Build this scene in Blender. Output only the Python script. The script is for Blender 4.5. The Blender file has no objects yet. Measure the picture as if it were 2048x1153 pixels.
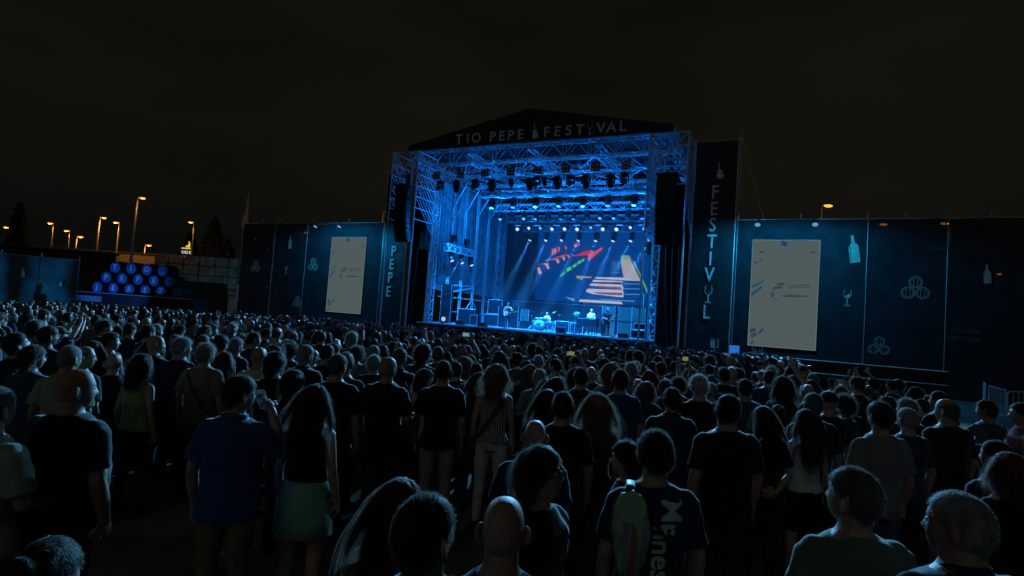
import bpy, math, random
import numpy as np
from mathutils import Vector, Matrix, noise
from mathutils.bvhtree import BVHTree

# ---------------------------------------------------------------- scene, camera, sky, exposure
sc = bpy.context.scene
COL = sc.collection
R = math.radians
CAM_H = 2.3
PITCH, ROLL = R(2.8), R(4.1)
cam_data = bpy.data.cameras.new('camera')
cam_data.lens = 20.0
cam_data.sensor_width = 36.0
cam_data.clip_start = 0.05
cam_data.clip_end = 2000
cam = bpy.data.objects.new('camera', cam_data)
COL.objects.link(cam)
_f = Vector((0, math.cos(PITCH), math.sin(PITCH)))
_r0 = Vector((1, 0, 0))
_u0 = _r0.cross(_f)
_up = _u0 * math.cos(ROLL) - _r0 * math.sin(ROLL)
_rt = _r0 * math.cos(ROLL) + _u0 * math.sin(ROLL)
cam.matrix_world = Matrix(((_rt.x, _up.x, -_f.x, 0), (_rt.y, _up.y, -_f.y, 0), (_rt.z, _up.z, -_f.z, CAM_H), (0, 0, 0, 1)))
sc.camera = cam

world = bpy.data.worlds.new('World')
sc.world = world
world.use_nodes = True
wn, wl = world.node_tree.nodes, world.node_tree.links
wn.clear()
wo = wn.new('ShaderNodeOutputWorld')
bg = wn.new('ShaderNodeBackground')
tc = wn.new('ShaderNodeTexCoord')
sep = wn.new('ShaderNodeSeparateXYZ')
rmp = wn.new('ShaderNodeValToRGB')
nz = wn.new('ShaderNodeTexNoise')
nz.inputs['Scale'].default_value = 1.6
nz.inputs['Detail'].default_value = 4
mp = wn.new('ShaderNodeMapping')
mp.inputs['Scale'].default_value = (1, 1, 2.5)
mx = wn.new('ShaderNodeMix'); mx.data_type = 'RGBA'; mx.blend_type = 'MULTIPLY'
mx.inputs[0].default_value = 1.0
# night sky: town glow on thin cloud, brownish overhead, colder and darker towards the horizon
rmp.color_ramp.elements[0].position = 0.0
rmp.color_ramp.elements[0].color = (0.0030, 0.0037, 0.0037, 1)
rmp.color_ramp.elements[1].position = 0.55
rmp.color_ramp.elements[1].color = (0.0057, 0.0049, 0.0029, 1)
e = rmp.color_ramp.elements.new(0.22); e.color = (0.0054, 0.0050, 0.0033, 1)
wl.new(tc.outputs['Generated'], sep.inputs[0])
wl.new(tc.outputs['Generated'], mp.inputs[0])
wl.new(mp.outputs[0], nz.inputs['Vector'])
wl.new(sep.outputs['Z'], rmp.inputs[0])
wl.new(rmp.outputs[0], mx.inputs[6])
wl.new(nz.outputs['Fac'], mx.inputs[7])
wl.new(mx.outputs[2], bg.inputs[0])
bg.inputs[1].default_value = 1.75
wl.new(bg.outputs[0], wo.inputs[0])

# added faint front fill: a broad sun in place of lamps behind the camera
front_fill_d = bpy.data.lights.new('front_fill', 'SUN')
front_fill_d.energy = 0.055
front_fill_d.angle = R(25)
front_fill_d.color = (0.9, 1.0, 0.9)
front_fill_o = bpy.data.objects.new('front_fill', front_fill_d)
COL.objects.link(front_fill_o)
front_fill_o.rotation_euler = (R(58), 0, R(-18))

sc.view_settings.view_transform = 'Standard'
sc.view_settings.look = 'None'
sc.view_settings.exposure = 0.0
sc.view_settings.gamma = 1.0
sc.render.engine = 'CYCLES'
sc.cycles.use_denoising = True
sc.cycles.max_bounces = 6
sc.cycles.diffuse_bounces = 3
sc.cycles.glossy_bounces = 2
sc.cycles.transparent_max_bounces = 16
sc.cycles.volume_bounces = 0
sc.cycles.sample_clamp_indirect = 2.0

# ---------------------------------------------------------------- materials
MATS = {}

def mat(name, col=(0.5, 0.5, 0.5), rough=0.6, metal=0.0, emit=None, es=0.0, var=0.25, vscale=6.0, bump=0.0, bscale=30.0,
        objcol=False, trans=0.0, spec=0.4, sub=0.0, translucent=0.0, stretch=None, sheen=0.0):
    if name in MATS:
        return MATS[name]
    m = bpy.data.materials.new(name)
    m.use_nodes = True
    n, l = m.node_tree.nodes, m.node_tree.links
    b = n['Principled BSDF']
    out = n['Material Output']
    b.inputs['Roughness'].default_value = rough
    b.inputs['Metallic'].default_value = metal
    b.inputs['Specular IOR Level'].default_value = spec
    t = n.new('ShaderNodeTexCoord')
    mpn = n.new('ShaderNodeMapping')
    if stretch:
        mpn.inputs['Scale'].default_value = stretch
    l.new(t.outputs['Object'], mpn.inputs[0])
    nt = n.new('ShaderNodeTexNoise')
    nt.inputs['Scale'].default_value = vscale
    nt.inputs['Detail'].default_value = 5
    l.new(mpn.outputs[0], nt.inputs['Vector'])
    mr = n.new('ShaderNodeMapRange')
    mr.inputs[1].default_value = 0.3
    mr.inputs[2].default_value = 0.7
    mr.inputs[3].default_value = 1.0 - var
    mr.inputs[4].default_value = 1.0 + var * 0.6
    l.new(nt.outputs['Fac'], mr.inputs[0])
    mul = n.new('ShaderNodeVectorMath'); mul.operation = 'SCALE'
    if objcol:
        oi = n.new('ShaderNodeObjectInfo')
        l.new(oi.outputs['Color'], mul.inputs[0])
    else:
        mul.inputs[0].default_value = col[:3]
    l.new(mr.outputs[0], mul.inputs['Scale'])
    l.new(mul.outputs[0], b.inputs['Base Color'])
    if bump:
        nb = n.new('ShaderNodeTexNoise')
        nb.inputs['Scale'].default_value = bscale
        nb.inputs['Detail'].default_value = 6
        l.new(mpn.outputs[0], nb.inputs['Vector'])
        bp = n.new('ShaderNodeBump')
        bp.inputs['Strength'].default_value = bump
        bp.inputs['Distance'].default_value = 0.01
        l.new(nb.outputs['Fac'], bp.inputs['Height'])
        l.new(bp.outputs[0], b.inputs['Normal'])
    if sheen:
        b.inputs['Sheen Weight'].default_value = sheen
        b.inputs['Sheen Roughness'].default_value = 0.35
    if emit:
        b.inputs['Emission Color'].default_value = (*emit, 1)
        b.inputs['Emission Strength'].default_value = es
    if sub:
        b.inputs['Subsurface Weight'].default_value = sub
        b.inputs['Subsurface Radius'].default_value = (0.02, 0.006, 0.003)
        b.inputs['Subsurface Scale'].default_value = 0.6
    last = b.outputs[0]
    if translucent:
        tr = n.new('ShaderNodeBsdfTranslucent')
        l.new(mul.outputs[0], tr.inputs[0])
        ms = n.new('ShaderNodeMixShader')
        ms.inputs[0].default_value = translucent
        l.new(last, ms.inputs[1]); l.new(tr.outputs[0], ms.inputs[2])
        last = ms.outputs[0]
    if trans:
        tr = n.new('ShaderNodeBsdfTransparent')
        ms = n.new('ShaderNodeMixShader')
        ms.inputs[0].default_value = trans
        l.new(last, ms.inputs[1]); l.new(tr.outputs[0], ms.inputs[2])
        last = ms.outputs[0]
    l.new(last, out.inputs[0])
    MATS[name] = m
    return m

M_skin = mat('skin', rough=0.52, var=0.3, vscale=38, bump=0.3, bscale=110, sub=0.12, objcol=False, col=(0.42, 0.24, 0.16))
# skin tone from the object's colour alpha
def _skin_tone():
    n, l = M_skin.node_tree.nodes, M_skin.node_tree.links
    oi = n.new('ShaderNodeObjectInfo')
    rp = n.new('ShaderNodeValToRGB')
    rp.color_ramp.elements[0].color = (0.13, 0.06, 0.035, 1)
    rp.color_ramp.elements[1].color = (0.52, 0.33, 0.24, 1)
    mul = [x for x in n if x.bl_idname == 'ShaderNodeVectorMath'][0]
    l.new(oi.outputs['Alpha'], rp.inputs[0]); l.new(rp.outputs[0], mul.inputs[0])
_skin_tone()
M_lip = mat('lip', (0.32, 0.12, 0.1), rough=0.45, var=0.1)
M_eyew = mat('eye_white', (0.6, 0.58, 0.55), rough=0.2, var=0.05)
M_iris = mat('eye_iris', (0.03, 0.02, 0.015), rough=0.15, var=0.1)
M_pants = mat('trouser_cloth', objcol=True, rough=0.85, var=0.3, vscale=14, bump=0.25, bscale=60)
M_shoe = mat('shoe_leather', (0.02, 0.02, 0.022), rough=0.5)
M_shirt = mat('shirt_cloth', objcol=True, rough=0.85, var=0.22, vscale=7, bump=0.3, bscale=45, spec=0.2, sheen=0.5)
M_hair = mat('hair', objcol=True, rough=0.62, bump=0.6, bscale=120, stretch=(1, 1, 0.35), var=0.5, vscale=40, spec=0.3, translucent=0.28, sheen=0.35)
M_strand = mat('hair_strand', objcol=True, rough=0.45, var=0.4, vscale=40, spec=0.45, translucent=0.5, sheen=0.3)
def _lighten():
    n, l = M_strand.node_tree.nodes, M_strand.node_tree.links
    tr = [x for x in n if x.bl_idname == 'ShaderNodeBsdfTranslucent'][0]
    mxn = n.new('ShaderNodeMix'); mxn.data_type = 'RGBA'; mxn.inputs[0].default_value = 0.3
    oi = [x for x in n if x.bl_idname == 'ShaderNodeObjectInfo'][0]
    l.new(oi.outputs['Color'], mxn.inputs[6]); mxn.inputs[7].default_value = (0.75, 0.6, 0.5, 1)
    l.new(mxn.outputs[2], tr.inputs[0])
_lighten()
M_black = mat('black_paint', (0.012, 0.012, 0.013), rough=0.5, var=0.3)
M_blackcloth = mat('black_drape', (0.022, 0.023, 0.027), rough=0.95, var=0.35, vscale=3, bump=0.3, bscale=25, spec=0.1)
M_litcloth = mat('lit_drape', (0.22, 0.22, 0.225), rough=0.95, var=0.4, vscale=2, bump=0.3, bscale=25, spec=0.1)  # drape cloth made lighter: stage light on the left drape put into its colour
M_alu = mat('truss_aluminium', (0.78, 0.79, 0.8), rough=0.3, metal=0.35, var=0.35, vscale=8)
M_galv = mat('galvanised_tube', (0.62, 0.63, 0.64), rough=0.4, metal=0.35, var=0.35, vscale=5)
M_deck = mat('stage_deck', (0.36, 0.36, 0.37), rough=0.3, var=0.5, vscale=2.5, bump=0.2)
M_speaker = mat('speaker_paint', (0.012, 0.012, 0.014), rough=0.45, var=0.3, bump=0.3, bscale=120)
M_grille = mat('speaker_grille', (0.025, 0.025, 0.028), rough=0.5, metal=0.3, var=0.4, vscale=60, bump=0.5, bscale=150)
M_scrim = mat('scrim_mesh', (0.026, 0.03, 0.036), rough=0.9, var=0.35, vscale=1.2, trans=0.07, spec=0.1, bump=0.25, bscale=4)
M_banner = mat('banner_vinyl', (0.016, 0.019, 0.024), rough=0.6, var=0.4, vscale=1.5, bump=0.5, bscale=3, spec=0.35)
M_print = mat('white_print', (0.72, 0.74, 0.74), rough=0.7, var=0.35, vscale=5)
M_tanprint = mat('tan_print', (0.55, 0.42, 0.33), rough=0.7, var=0.3, vscale=5)
M_white = mat('white_paint', (0.7, 0.7, 0.68), rough=0.5, var=0.15)
M_case = mat('flight_case', (0.018, 0.018, 0.02), rough=0.5, var=0.3)
M_wood = mat('orange_wood', (0.35, 0.16, 0.05), rough=0.4, var=0.4, vscale=3)
M_tolex = mat('amp_cloth', (0.10, 0.085, 0.06), rough=0.8, var=0.3, vscale=20)
M_brass = mat('cymbal_brass', (0.7, 0.55, 0.25), rough=0.25, metal=0.9, var=0.2)
M_drum = mat('drum_shell', (0.5, 0.55, 0.6), rough=0.25, metal=0.3, var=0.2)
M_glass = mat('spectacle_glass', (0.3, 0.3, 0.3), rough=0.05, trans=0.75, spec=0.8)

# ---------------------------------------------------------------- mesh helpers
def rotmat(ax, ang):
    return np.array(Matrix.Rotation(ang, 3, ax))

def cr(a, b):
    return np.array((a[1] * b[2] - a[2] * b[1], a[2] * b[0] - a[0] * b[2], a[0] * b[1] - a[1] * b[0]))

class MB:
    def __init__(s):
        s.v = []; s.f = []; s.m = []; s.n = 0
    def add(s, verts, faces, m=0):
        b = s.n
        if not len(verts): return
        verts = np.asarray(verts, float).tolist()
        s.v += verts; s.n += len(verts)
        for k in faces:
            s.f.append(tuple(b + i for i in k)); s.m.append(m)
    def box(s, c, size, rz=0.0, m=0, rot=None):
        hx, hy, hz = size[0] / 2, size[1] / 2, size[2] / 2
        P = np.array([(x, y, z) for x in (-hx, hx) for y in (-hy, hy) for z in (-hz, hz)])
        if rz:
            P = P @ rotmat('Z', rz).T
        if rot is not None:
            P = P @ np.array(rot).T
        s.add(P + np.array(c), [(0, 1, 3, 2), (4, 6, 7, 5), (0, 4, 5, 1), (2, 3, 7, 6), (0, 2, 6, 4), (1, 5, 7, 3)], m)
    def path(s, pts, rad, n=8, m=0, cap=True, flat=None):
        pts = [np.array(p, float) for p in pts]
        if not hasattr(rad, '__len__'):
            rad = [rad] * len(pts)
        d0 = pts[1] - pts[0]
        ref = np.array((0, 0, 1.0)) if abs(d0[2]) < 0.9 * np.linalg.norm(d0) else np.array((0, 1.0, 0))
        V = []
        for i, p in enumerate(pts):
            d = pts[min(i + 1, len(pts) - 1)] - pts[max(i - 1, 0)]
            d = d / (np.linalg.norm(d) + 1e-9)
            a = cr(d, ref); a /= (np.linalg.norm(a) + 1e-9)
            b = cr(a, d)
            ref = b
            r = rad[i]
            ra, rb = (r, r) if not hasattr(r, '__len__') else r
            for k in range(n):
                t = 2 * math.pi * k / n
                V.append(p + a * ra * math.cos(t) + b * rb * math.sin(t))
        F = []
        for i in range(len(pts) - 1):
            for k in range(n):
                F.append((i * n + k, i * n + (k + 1) % n, (i + 1) * n + (k + 1) % n, (i + 1) * n + k))
        if cap:
            F.append(tuple(range(n))[::-1]); F.append(tuple((len(pts) - 1) * n + k for k in range(n)))
        s.add(V, F, m)
    def rings(s, rg, n=20, m=0, p=2.0):
        """stack of horizontal ellipses (cx,cy,z,rx,ry) closed at both ends"""
        V = []
        for cx, cy, z, rx, ry in rg:
            for k in range(n):
                t = 2 * math.pi * k / n
                c, q = math.cos(t), math.sin(t)
                e = 2 / p
                V.append((cx + rx * math.copysign(abs(c) ** e, c), cy + ry * math.copysign(abs(q) ** e, q), z))
        F = []
        for i in range(len(rg) - 1):
            for k in range(n):
                F.append((i * n + k, i * n + (k + 1) % n, (i + 1) * n + (k + 1) % n, (i + 1) * n + k))
        F.append(tuple(range(n))[::-1]); F.append(tuple((len(rg) - 1) * n + k for k in range(n)))
        s.add(V, F, m)
    def ell(s, c, r, nu=14, nv=9, m=0, rot=None):
        V = [(0, 0, -1.0)]
        for j in range(1, nv):
            ph = math.pi * j / nv
            for k in range(nu):
                t = 2 * math.pi * k / nu
                V.append((math.sin(ph) * math.cos(t), math.sin(ph) * math.sin(t), -math.cos(ph)))
        V.append((0, 0, 1.0))
        V = np.array(V) * np.array(r)
        if rot is not None:
            V = V @ np.array(rot).T
        V = V + np.array(c)
        F = []
        for k in range(nu):
            F.append((0, 1 + (k + 1) % nu, 1 + k))
        for j in range(nv - 2):
            for k in range(nu):
                a = 1 + j * nu
                F.append((a + k, a + (k + 1) % nu, a + nu + (k + 1) % nu, a + nu + k))
        a = 1 + (nv - 2) * nu
        for k in range(nu):
            F.append((a + k, a + (k + 1) % nu, len(V) - 1))
        s.add(V, F, m)
    def lathe(s, prof, n=20, m=0, axis='Z', c=(0, 0, 0), rot=None):
        """profile [(r, h)...] turned round an axis"""
        V = []
        for r, h in prof:
            for k in range(n):
                t = 2 * math.pi * k / n
                if axis == 'Z':
                    V.append((r * math.cos(t), r * math.sin(t), h))
                elif axis == 'Y':
                    V.append((r * math.cos(t), h, r * math.sin(t)))
                else:
                    V.append((h, r * math.cos(t), r * math.sin(t)))
        V = np.array(V)
        if rot is not None:
            V = V @ np.array(rot).T
        V = V + np.array(c)
        F = []
        for i in range(len(prof) - 1):
            for k in range(n):
                F.append((i * n + k, i * n + (k + 1) % n, (i + 1) * n + (k + 1) % n, (i + 1) * n + k))
        F.append(tuple(range(n))[::-1]); F.append(tuple((len(prof) - 1) * n + k for k in range(n)))
        s.add(V, F, m)
    def plate(s, poly, y0, y1, m=0):
        """polygon in x,z given thickness from y0 to y1"""
        k = len(poly)
        V = [(x, y0, z) for x, z in poly] + [(x, y1, z) for x, z in poly]
        F = [tuple(range(k)), tuple(range(k, 2 * k))[::-1]] + [(i, (i + 1) % k, k + (i + 1) % k, k + i) for i in range(k)]
        s.add(V, F, m)
    def ring(s, c, r0, r1, y0, y1, n=28, m=0):
        V = []
        for y in (y0, y1):
            for r in (r0, r1):
                for k in range(n):
                    t = 2 * math.pi * k / n
                    V.append((c[0] + r * math.cos(t), y, c[1] + r * math.sin(t)))
        F = []
        for k in range(n):
            j = (k + 1) % n
            a, b, c2, d = k, n + k, 2 * n + k, 3 * n + k
            a1, b1, c1, d1 = j, n + j, 2 * n + j, 3 * n + j
            F += [(a, a1, b1, b), (c2, d, d1, c1), (b, b1, d1, d), (a, c2, c1, a1)]
        s.add(V, F, m)
    def mesh(s, name, mats=(), smooth=False):
        me = bpy.data.meshes.new(name)
        me.from_pydata(s.v, [], s.f)
        for q in mats:
            me.materials.append(q)
        if len(mats) > 1:
            me.polygons.foreach_set('material_index', s.m)
        if smooth:
            me.polygons.foreach_set('use_smooth', [True] * len(s.f))
        me.update()
        return me
    def build(s, name, mats, parent=None, smooth=False):
        if not isinstance(mats, (list, tuple)):
            mats = [mats]
        return obj(name, s.mesh(name, mats, smooth), parent)

def obj(name, data, parent=None):
    o = bpy.data.objects.new(name, data)
    COL.objects.link(o)
    if parent is not None:
        o.parent = parent
    return o

def tag(o, label=None, cat=None, group=None, kind=None):
    if label: o['label'] = label
    if cat: o['category'] = cat
    if group: o['group'] = group
    if kind: o['kind'] = kind
    return o

def thing(name, label, cat, loc=(0, 0, 0), rz=0.0, group=None):
    o = obj(name, None)
    o.location = loc
    o.rotation_euler = (0, 0, rz)
    o.empty_display_size = 0.1
    return tag(o, label, cat, group)

def copy_tree(o, parent=None):
    c = o.copy()
    COL.objects.link(c)
    c.parent = parent
    for ch in list(o.children):
        copy_tree(ch, c)
    return c

_bar = {}
def bar(parent, name, p, q, r, m, n=6):
    """one round tube between two points: its own object on a shared mesh"""
    key = (m.name, n)
    if key not in _bar:
        b = MB(); b.path([(0, 0, 0), (0, 0, 1)], 1.0, n)
        _bar[key] = b.mesh('tube', [m], True)
    o = obj(name, _bar[key], parent)
    p, q = Vector(p), Vector(q)
    d = q - p
    L = d.length
    rot = d.to_track_quat('Z', 'Y').to_matrix().to_4x4()
    o.matrix_local = Matrix.Translation(p) @ rot @ Matrix.Diagonal((r, r, L, 1))
    return o

def text_mb(s, size, bold=0.0, depth=0.01, align='CENTER', shear=0.0):
    """lettering as a mesh lying in the x,z plane, facing -y"""
    cu = bpy.data.curves.new('t', 'FONT')
    cu.body = s; cu.size = size; cu.align_x = align; cu.align_y = 'CENTER'
    cu.extrude = depth / 2; cu.offset = bold; cu.resolution_u = 3; cu.shear = shear
    o = bpy.data.objects.new('t', cu)
    COL.objects.link(o)
    dg = bpy.context.evaluated_depsgraph_get()
    me = bpy.data.meshes.new_from_object(o.evaluated_get(dg))
    b = MB()
    b.add([(v.co.x, -v.co.z, v.co.y) for v in me.vertices], [tuple(p.vertices) for p in me.polygons])
    bpy.data.objects.remove(o); bpy.data.curves.remove(cu); bpy.data.meshes.remove(me)
    return b

def spot(parent, name, loc, target, energy, col, angle=30, blend=0.3, size=0.08):
    ld = bpy.data.lights.new(name, 'SPOT')
    ld.energy = energy; ld.color = col; ld.spot_size = R(angle); ld.spot_blend = blend; ld.shadow_soft_size = size
    o = obj(name, ld, parent)
    d = Vector(target) - Vector(loc)
    o.matrix_local = Matrix.Translation(Vector(loc)) @ d.to_track_quat('-Z', 'Y').to_matrix().to_4x4()
    return o

def point(parent, name, loc, energy, col, size=0.1):
    ld = bpy.data.lights.new(name, 'POINT')
    ld.energy = energy; ld.color = col; ld.shadow_soft_size = size
    o = obj(name, ld, parent)
    o.location = loc
    return o

# ---------------------------------------------------------------- ground
def gz(y):
    return -0.012 * min(max(0.0, y - 6.0), 25.0)

TH = R(25.6)
ORG = Vector((0.95, 37.864, 0.0))
def S(u, d, z=0.0):
    """stage coordinates: u along the front to the right, d into the stage, z up"""
    return Vector((ORG.x + u * math.cos(TH) + d * math.sin(TH), ORG.y - u * math.sin(TH) + d * math.cos(TH), z))

def sthing(name, label, cat, u, d, z=0.0, rz=0.0, group=None):
    return thing(name, label, cat, S(u, d, z), -TH + rz, group)

M_ground = mat('worn_concrete', (0.15, 0.145, 0.135), rough=0.85, var=0.5, vscale=1.4, bump=0.6, bscale=70, spec=0.3)
def build_ground():
    b = MB()
    ys = [-200, -20, 0, 6] + [6 + 1.0 * i for i in range(1, 26)] + [45, 80, 200, 800]
    xs = [-800, -200, -60] + list(range(-40, 41, 4)) + [60, 200, 800]
    V = [(x, y, gz(y)) for y in ys for x in xs]
    nx = len(xs)
    F = [(j * nx + i, j * nx + i + 1, (j + 1) * nx + i + 1, (j + 1) * nx + i) for j in range(len(ys) - 1) for i in range(nx - 1)]
    b.add(V, F)
    o = b.build('ground', M_ground)
    tag(o, 'dark trampled asphalt under the crowd', 'ground', kind='structure')
build_ground()

# ================================================================ THE STAGE
DECK = 1.42
GZ = -0.3
BLUE = (0.03, 0.22, 1.0)
ICE = (0.17, 0.56, 1.0)

t = sthing('stage_platform', 'wide blue-lit stage platform with black skirt facing the crowd', 'stage', 0, 0)
for i in range(8):                                    # decking laid in strips
    b = MB(); b.box((-8.5 + 2.125 * (i + 0.5), 6.5, DECK - 0.06), (2.118, 13.0, 0.12)); b.build('deck_panel', M_deck, t)
b = MB()
N = 240
V = []
for i in range(N + 1):
    x = -8.5 + 17.0 * i / N
    y = -0.03 + 0.02 * math.sin(i * 1.9) * (0.6 + 0.4 * math.sin(i * 0.37))
    V += [(x, y, GZ), (x, y, DECK - 0.121)]
b.add(V, [(2 * i, 2 * i + 2, 2 * i + 3, 2 * i + 1) for i in range(N)])
b.build('front_skirt', M_blackcloth, t)
b = MB(); b.box((0, -0.045, DECK - 0.05), (17.0, 0.03, 0.08)); b.build('front_edge', M_galv, t)

def drape(name, label, p, q, z0, z1, m, amp=0.09, folds=2.2, seed=1, sag=0.0):
    """pleated curtain between two stage points"""
    rnd = random.Random(seed)
    p, q = np.array(p, float), np.array(q, float)
    L = np.linalg.norm(q - p); e = (q - p) / L
    nrm = np.array((e[1], -e[0]))
    n = int(L * folds * 8); rows = 7
    ph = [rnd.uniform(0, 6.28) for _ in range(4)]
    V, F = [], []
    for j in range(rows):
        w = j / (rows - 1)
        for i in range(n + 1):
            s = L * i / n
            a = amp * (0.55 + 0.45 * math.sin(s * 0.9 + ph[0])) * (1.15 - 0.3 * w)
            o = a * math.sin(s * folds * 6.28 + 1.3 * math.sin(s * 1.7 + ph[1]) + 0.35 * w) + 0.3 * amp * math.sin(s * 2.3 + ph[2] + w)
            c = p + e * s + nrm * o
            V.append((c[0], c[1], z0 + (z1 - z0) * w - (sag * math.sin(math.pi * (s % 2.4) / 2.4) if j == rows - 1 else 0)))
    for j in range(rows - 1):
        for i in range(n):
            F.append((j * (n + 1) + i, j * (n + 1) + i + 1, (j + 1) * (n + 1) + i + 1, (j + 1) * (n + 1) + i))
    b = MB(); b.add(V, F)
    o = b.build(name, m, None, True)
    o.location = S(0, 0, 0); o.rotation_euler = (0, 0, -TH)
    return tag(o, label, 'curtain', 'drapes hung round the stage')

drape('stage_curtain', 'blue-lit pleated drape hanging along the left side wall of the stage', (-8.75, 1.2), (-8.75, 12.6), 3.9, 12.4, M_litcloth, seed=2)
drape('stage_curtain', 'dark pleated drape across the back of the stage behind the video wall', (-8.7, 12.95), (8.7, 12.95), DECK, 12.4, M_blackcloth, seed=3)
drape('stage_curtain', 'dark pleated drape along the right side wall of the stage', (8.75, 12.6), (8.75, 1.2), 3.0, 12.4, M_blackcloth, seed=4)
drape('stage_curtain', 'black pleated wing curtain between vertical PEPE banner and left stage post', (-10.0, 0.7), (-8.35, 0.7), GZ, 11.0, M_blackcloth, amp=0.12, seed=5)
drape('stage_curtain', 'black pleated wing curtain between right stage post and FESTIVAL banner', (8.5, 0.7), (10.4, 0.7), GZ, 11.0, M_blackcloth, amp=0.12, seed=6)

# ---- trusses
def lacing(b, a, q, off, bays, r=0.018, n=5):
    """zigzag between two parallel chords a->q and (a+off)->(q+off)"""
    a, q, off = np.array(a, float), np.array(q, float), np.array(off, float)
    for i in range(bays):
        s0, s1 = i / bays, (i + 1) / bays
        A, B = a + (q - a) * s0, a + (q - a) * s1
        if i % 2 == 0:
            b.path([A, B + off], r, n)
        else:
            b.path([A + off, B], r, n)
    for i in range(0, bays + 1, 2):
        A = a + (q - a) * i / bays
        b.path([A, A + off], r, n)

def box_truss(parent, p, q, w, h, bays, r=0.03, m=None, names=('chord', 'lacing')):
    """p,q: centre line ends; w: horizontal width, h: height"""
    m = m or M_alu
    p, q = np.array(p, float), np.array(q, float)
    d = (q - p) / np.linalg.norm(q - p)
    if abs(d[2]) > 0.9:
        A, B = np.array((w, 0, 0)), np.array((0, h, 0))
    else:
        A = np.cross(d, (0, 0, 1.0)); A = A / np.linalg.norm(A) * w
        B = np.array((0, 0, h))
    o = -(A + B) / 2
    for k in (o, o + A, o + B, o + A + B):
        bar(parent, names[0], p + k, q + k, r, m)
    b = MB()
    lacing(b, p + o, q + o, A, bays, r * 0.55); lacing(b, p + o + B, q + o + B, A, bays, r * 0.55)
    lacing(b, p + o, q + o, B, bays, r * 0.55); lacing(b, p + o + A, q + o + A, B, bays, r * 0.55)
    b.build(names[1], m, parent, True)

# ---- roof
roof = sthing('stage_roof', 'gabled stage roof on truss posts with TIO PEPE FESTIVAL across its front', 'stage roof', 0, 0)
b = MB()
b.plate([(-9.35, 13.62), (9.35, 13.62), (9.35, 14.05), (0.0, 15.85), (-9.35, 14.0)], -1.56, -1.5)
gp = b.build('gable_banner', M_banner, roof)
bar(gp, 'banner_seam', (-2.1, -1.575, 13.63), (-2.1, -1.575, 15.4), 0.02, M_banner)
bar(gp, 'banner_seam', (2.1, -1.575, 13.63), (2.1, -1.575, 15.4), 0.02, M_banner)
bar(gp, 'banner_seam', (5.6, -1.575, 13.63), (5.6, -1.575, 14.7), 0.02, M_banner)
bar(gp, 'banner_seam', (-5.9, -1.575, 13.63), (-5.9, -1.575, 14.65), 0.02, M_banner)
lx = {'T': -5.2, 'I': -4.35, 'O': -3.75}
gtext = [('T', -5.15), ('I', -4.45), ('O', -3.8), ('P', -2.55), ('E', -1.85), ('P', -1.2), ('E', -0.5),
         ('F', 1.35), ('E', 2.1), ('S', 2.85), ('T', 3.6), ('V', 4.95), ('A', 5.6), ('L', 6.3)]
random.seed(5)
for ch, x in gtext:
    b = text_mb(ch, 0.92, bold=0.012, depth=0.012)
    o = b.build('letter', M_print, roof)
    o.location = (x, -1.575, 14.14)
    o.rotation_euler = (0, R(random.uniform(-2.5, 2.5)), 0)

def guitar_icon(parent, x, y, z, s, m):
    b = MB()
    P = [(-0.02, 0.55), (0.02, 0.55), (0.025, 0.12), (0.12, 0.13), (0.13, 0.04), (0.09, -0.02), (0.17, -0.13), (0.15, -0.26), (0.0, -0.31), (-0.15, -0.26), (-0.17, -0.13), (-0.09, -0.02), (-0.13, 0.04), (-0.12, 0.13), (-0.025, 0.12)]
    b.plate([(a * s, c * s) for a, c in P], -0.006, 0.006)
    o = b.build('guitar_emblem', m, parent); o.location = (x, y, z); o.rotation_euler = (0, R(-9), 0)
guitar_icon(roof, 0.55, -1.576, 14.2, 1.3, M_print)

def glass_icon(parent, x, y, z, s, m, fill=None):
    b = MB()
    out = [(-0.16, 0.5), (-0.2, 0.22), (-0.16, 0.06), (-0.05, -0.02), (-0.022, -0.06), (-0.022, -0.42), (-0.15, -0.46), (-0.15, -0.5), (0.15, -0.5), (0.15, -0.46), (0.022, -0.42), (0.022, -0.06), (0.05, -0.02), (0.16, 0.06), (0.2, 0.22), (0.16, 0.5)]
    for i in range(len(out)):
        p, q = np.array(out[i]) * s, np.array(out[(i + 1) % len(out)]) * s
        if i == len(out) - 1: continue
        d = q - p; L = np.linalg.norm(d); n = np.array((-d[1], d[0])) / L * 0.016 * s
        b.plate([tuple(p - n), tuple(q - n), tuple(q + n), tuple(p + n)], -0.006, 0.006)
    if fill is None: fill = m
    b.plate([(-0.15 * s, 0.14 * s), (-0.13 * s, 0.07 * s), (-0.04 * s, 0.01 * s), (0.04 * s, 0.01 * s), (0.13 * s, 0.07 * s), (0.17 * s, 0.2 * s), (0.05 * s, 0.25 * s), (-0.06 * s, 0.14 * s)], -0.007, 0.005, 1)
    o = b.build('wine_glass_emblem', [m, fill], parent); o.location = (x, y, z)
M_red = mat('red_print', (0.3, 0.05, 0.03), rough=0.7, var=0.3)
glass_icon(roof, 4.25, -1.576, 14.16, 0.66, M_print, M_red)
# skin of the roof, ridge to eaves, and the blue-lit structure under it
M_roof = mat('roof_pvc', (0.014, 0.016, 0.02), rough=0.7, var=0.3, vscale=1, bump=0.3, bscale=4)
for sgn, nm in ((-1, 'roof_sheet'), (1, 'roof_sheet')):
    b = MB()
    n = 12
    V = []
    for j in range(n + 1):
        d = -1.49 + 14.9 * j / n
        for x, z in ((0, 15.8), (3.1 * sgn, 15.2 - 0.04 * (j % 2)), (6.2 * sgn, 14.58 - 0.05 * (j % 2)), (9.35 * sgn, 13.98)):
            V.append((x, d, z))
    b.add(V, [(j * 4 + i, j * 4 + i + 1, (j + 1) * 4 + i + 1, (j + 1) * 4 + i) for j in range(n) for i in range(3)])
    b.build(nm, M_roof, roof, True)
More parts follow.
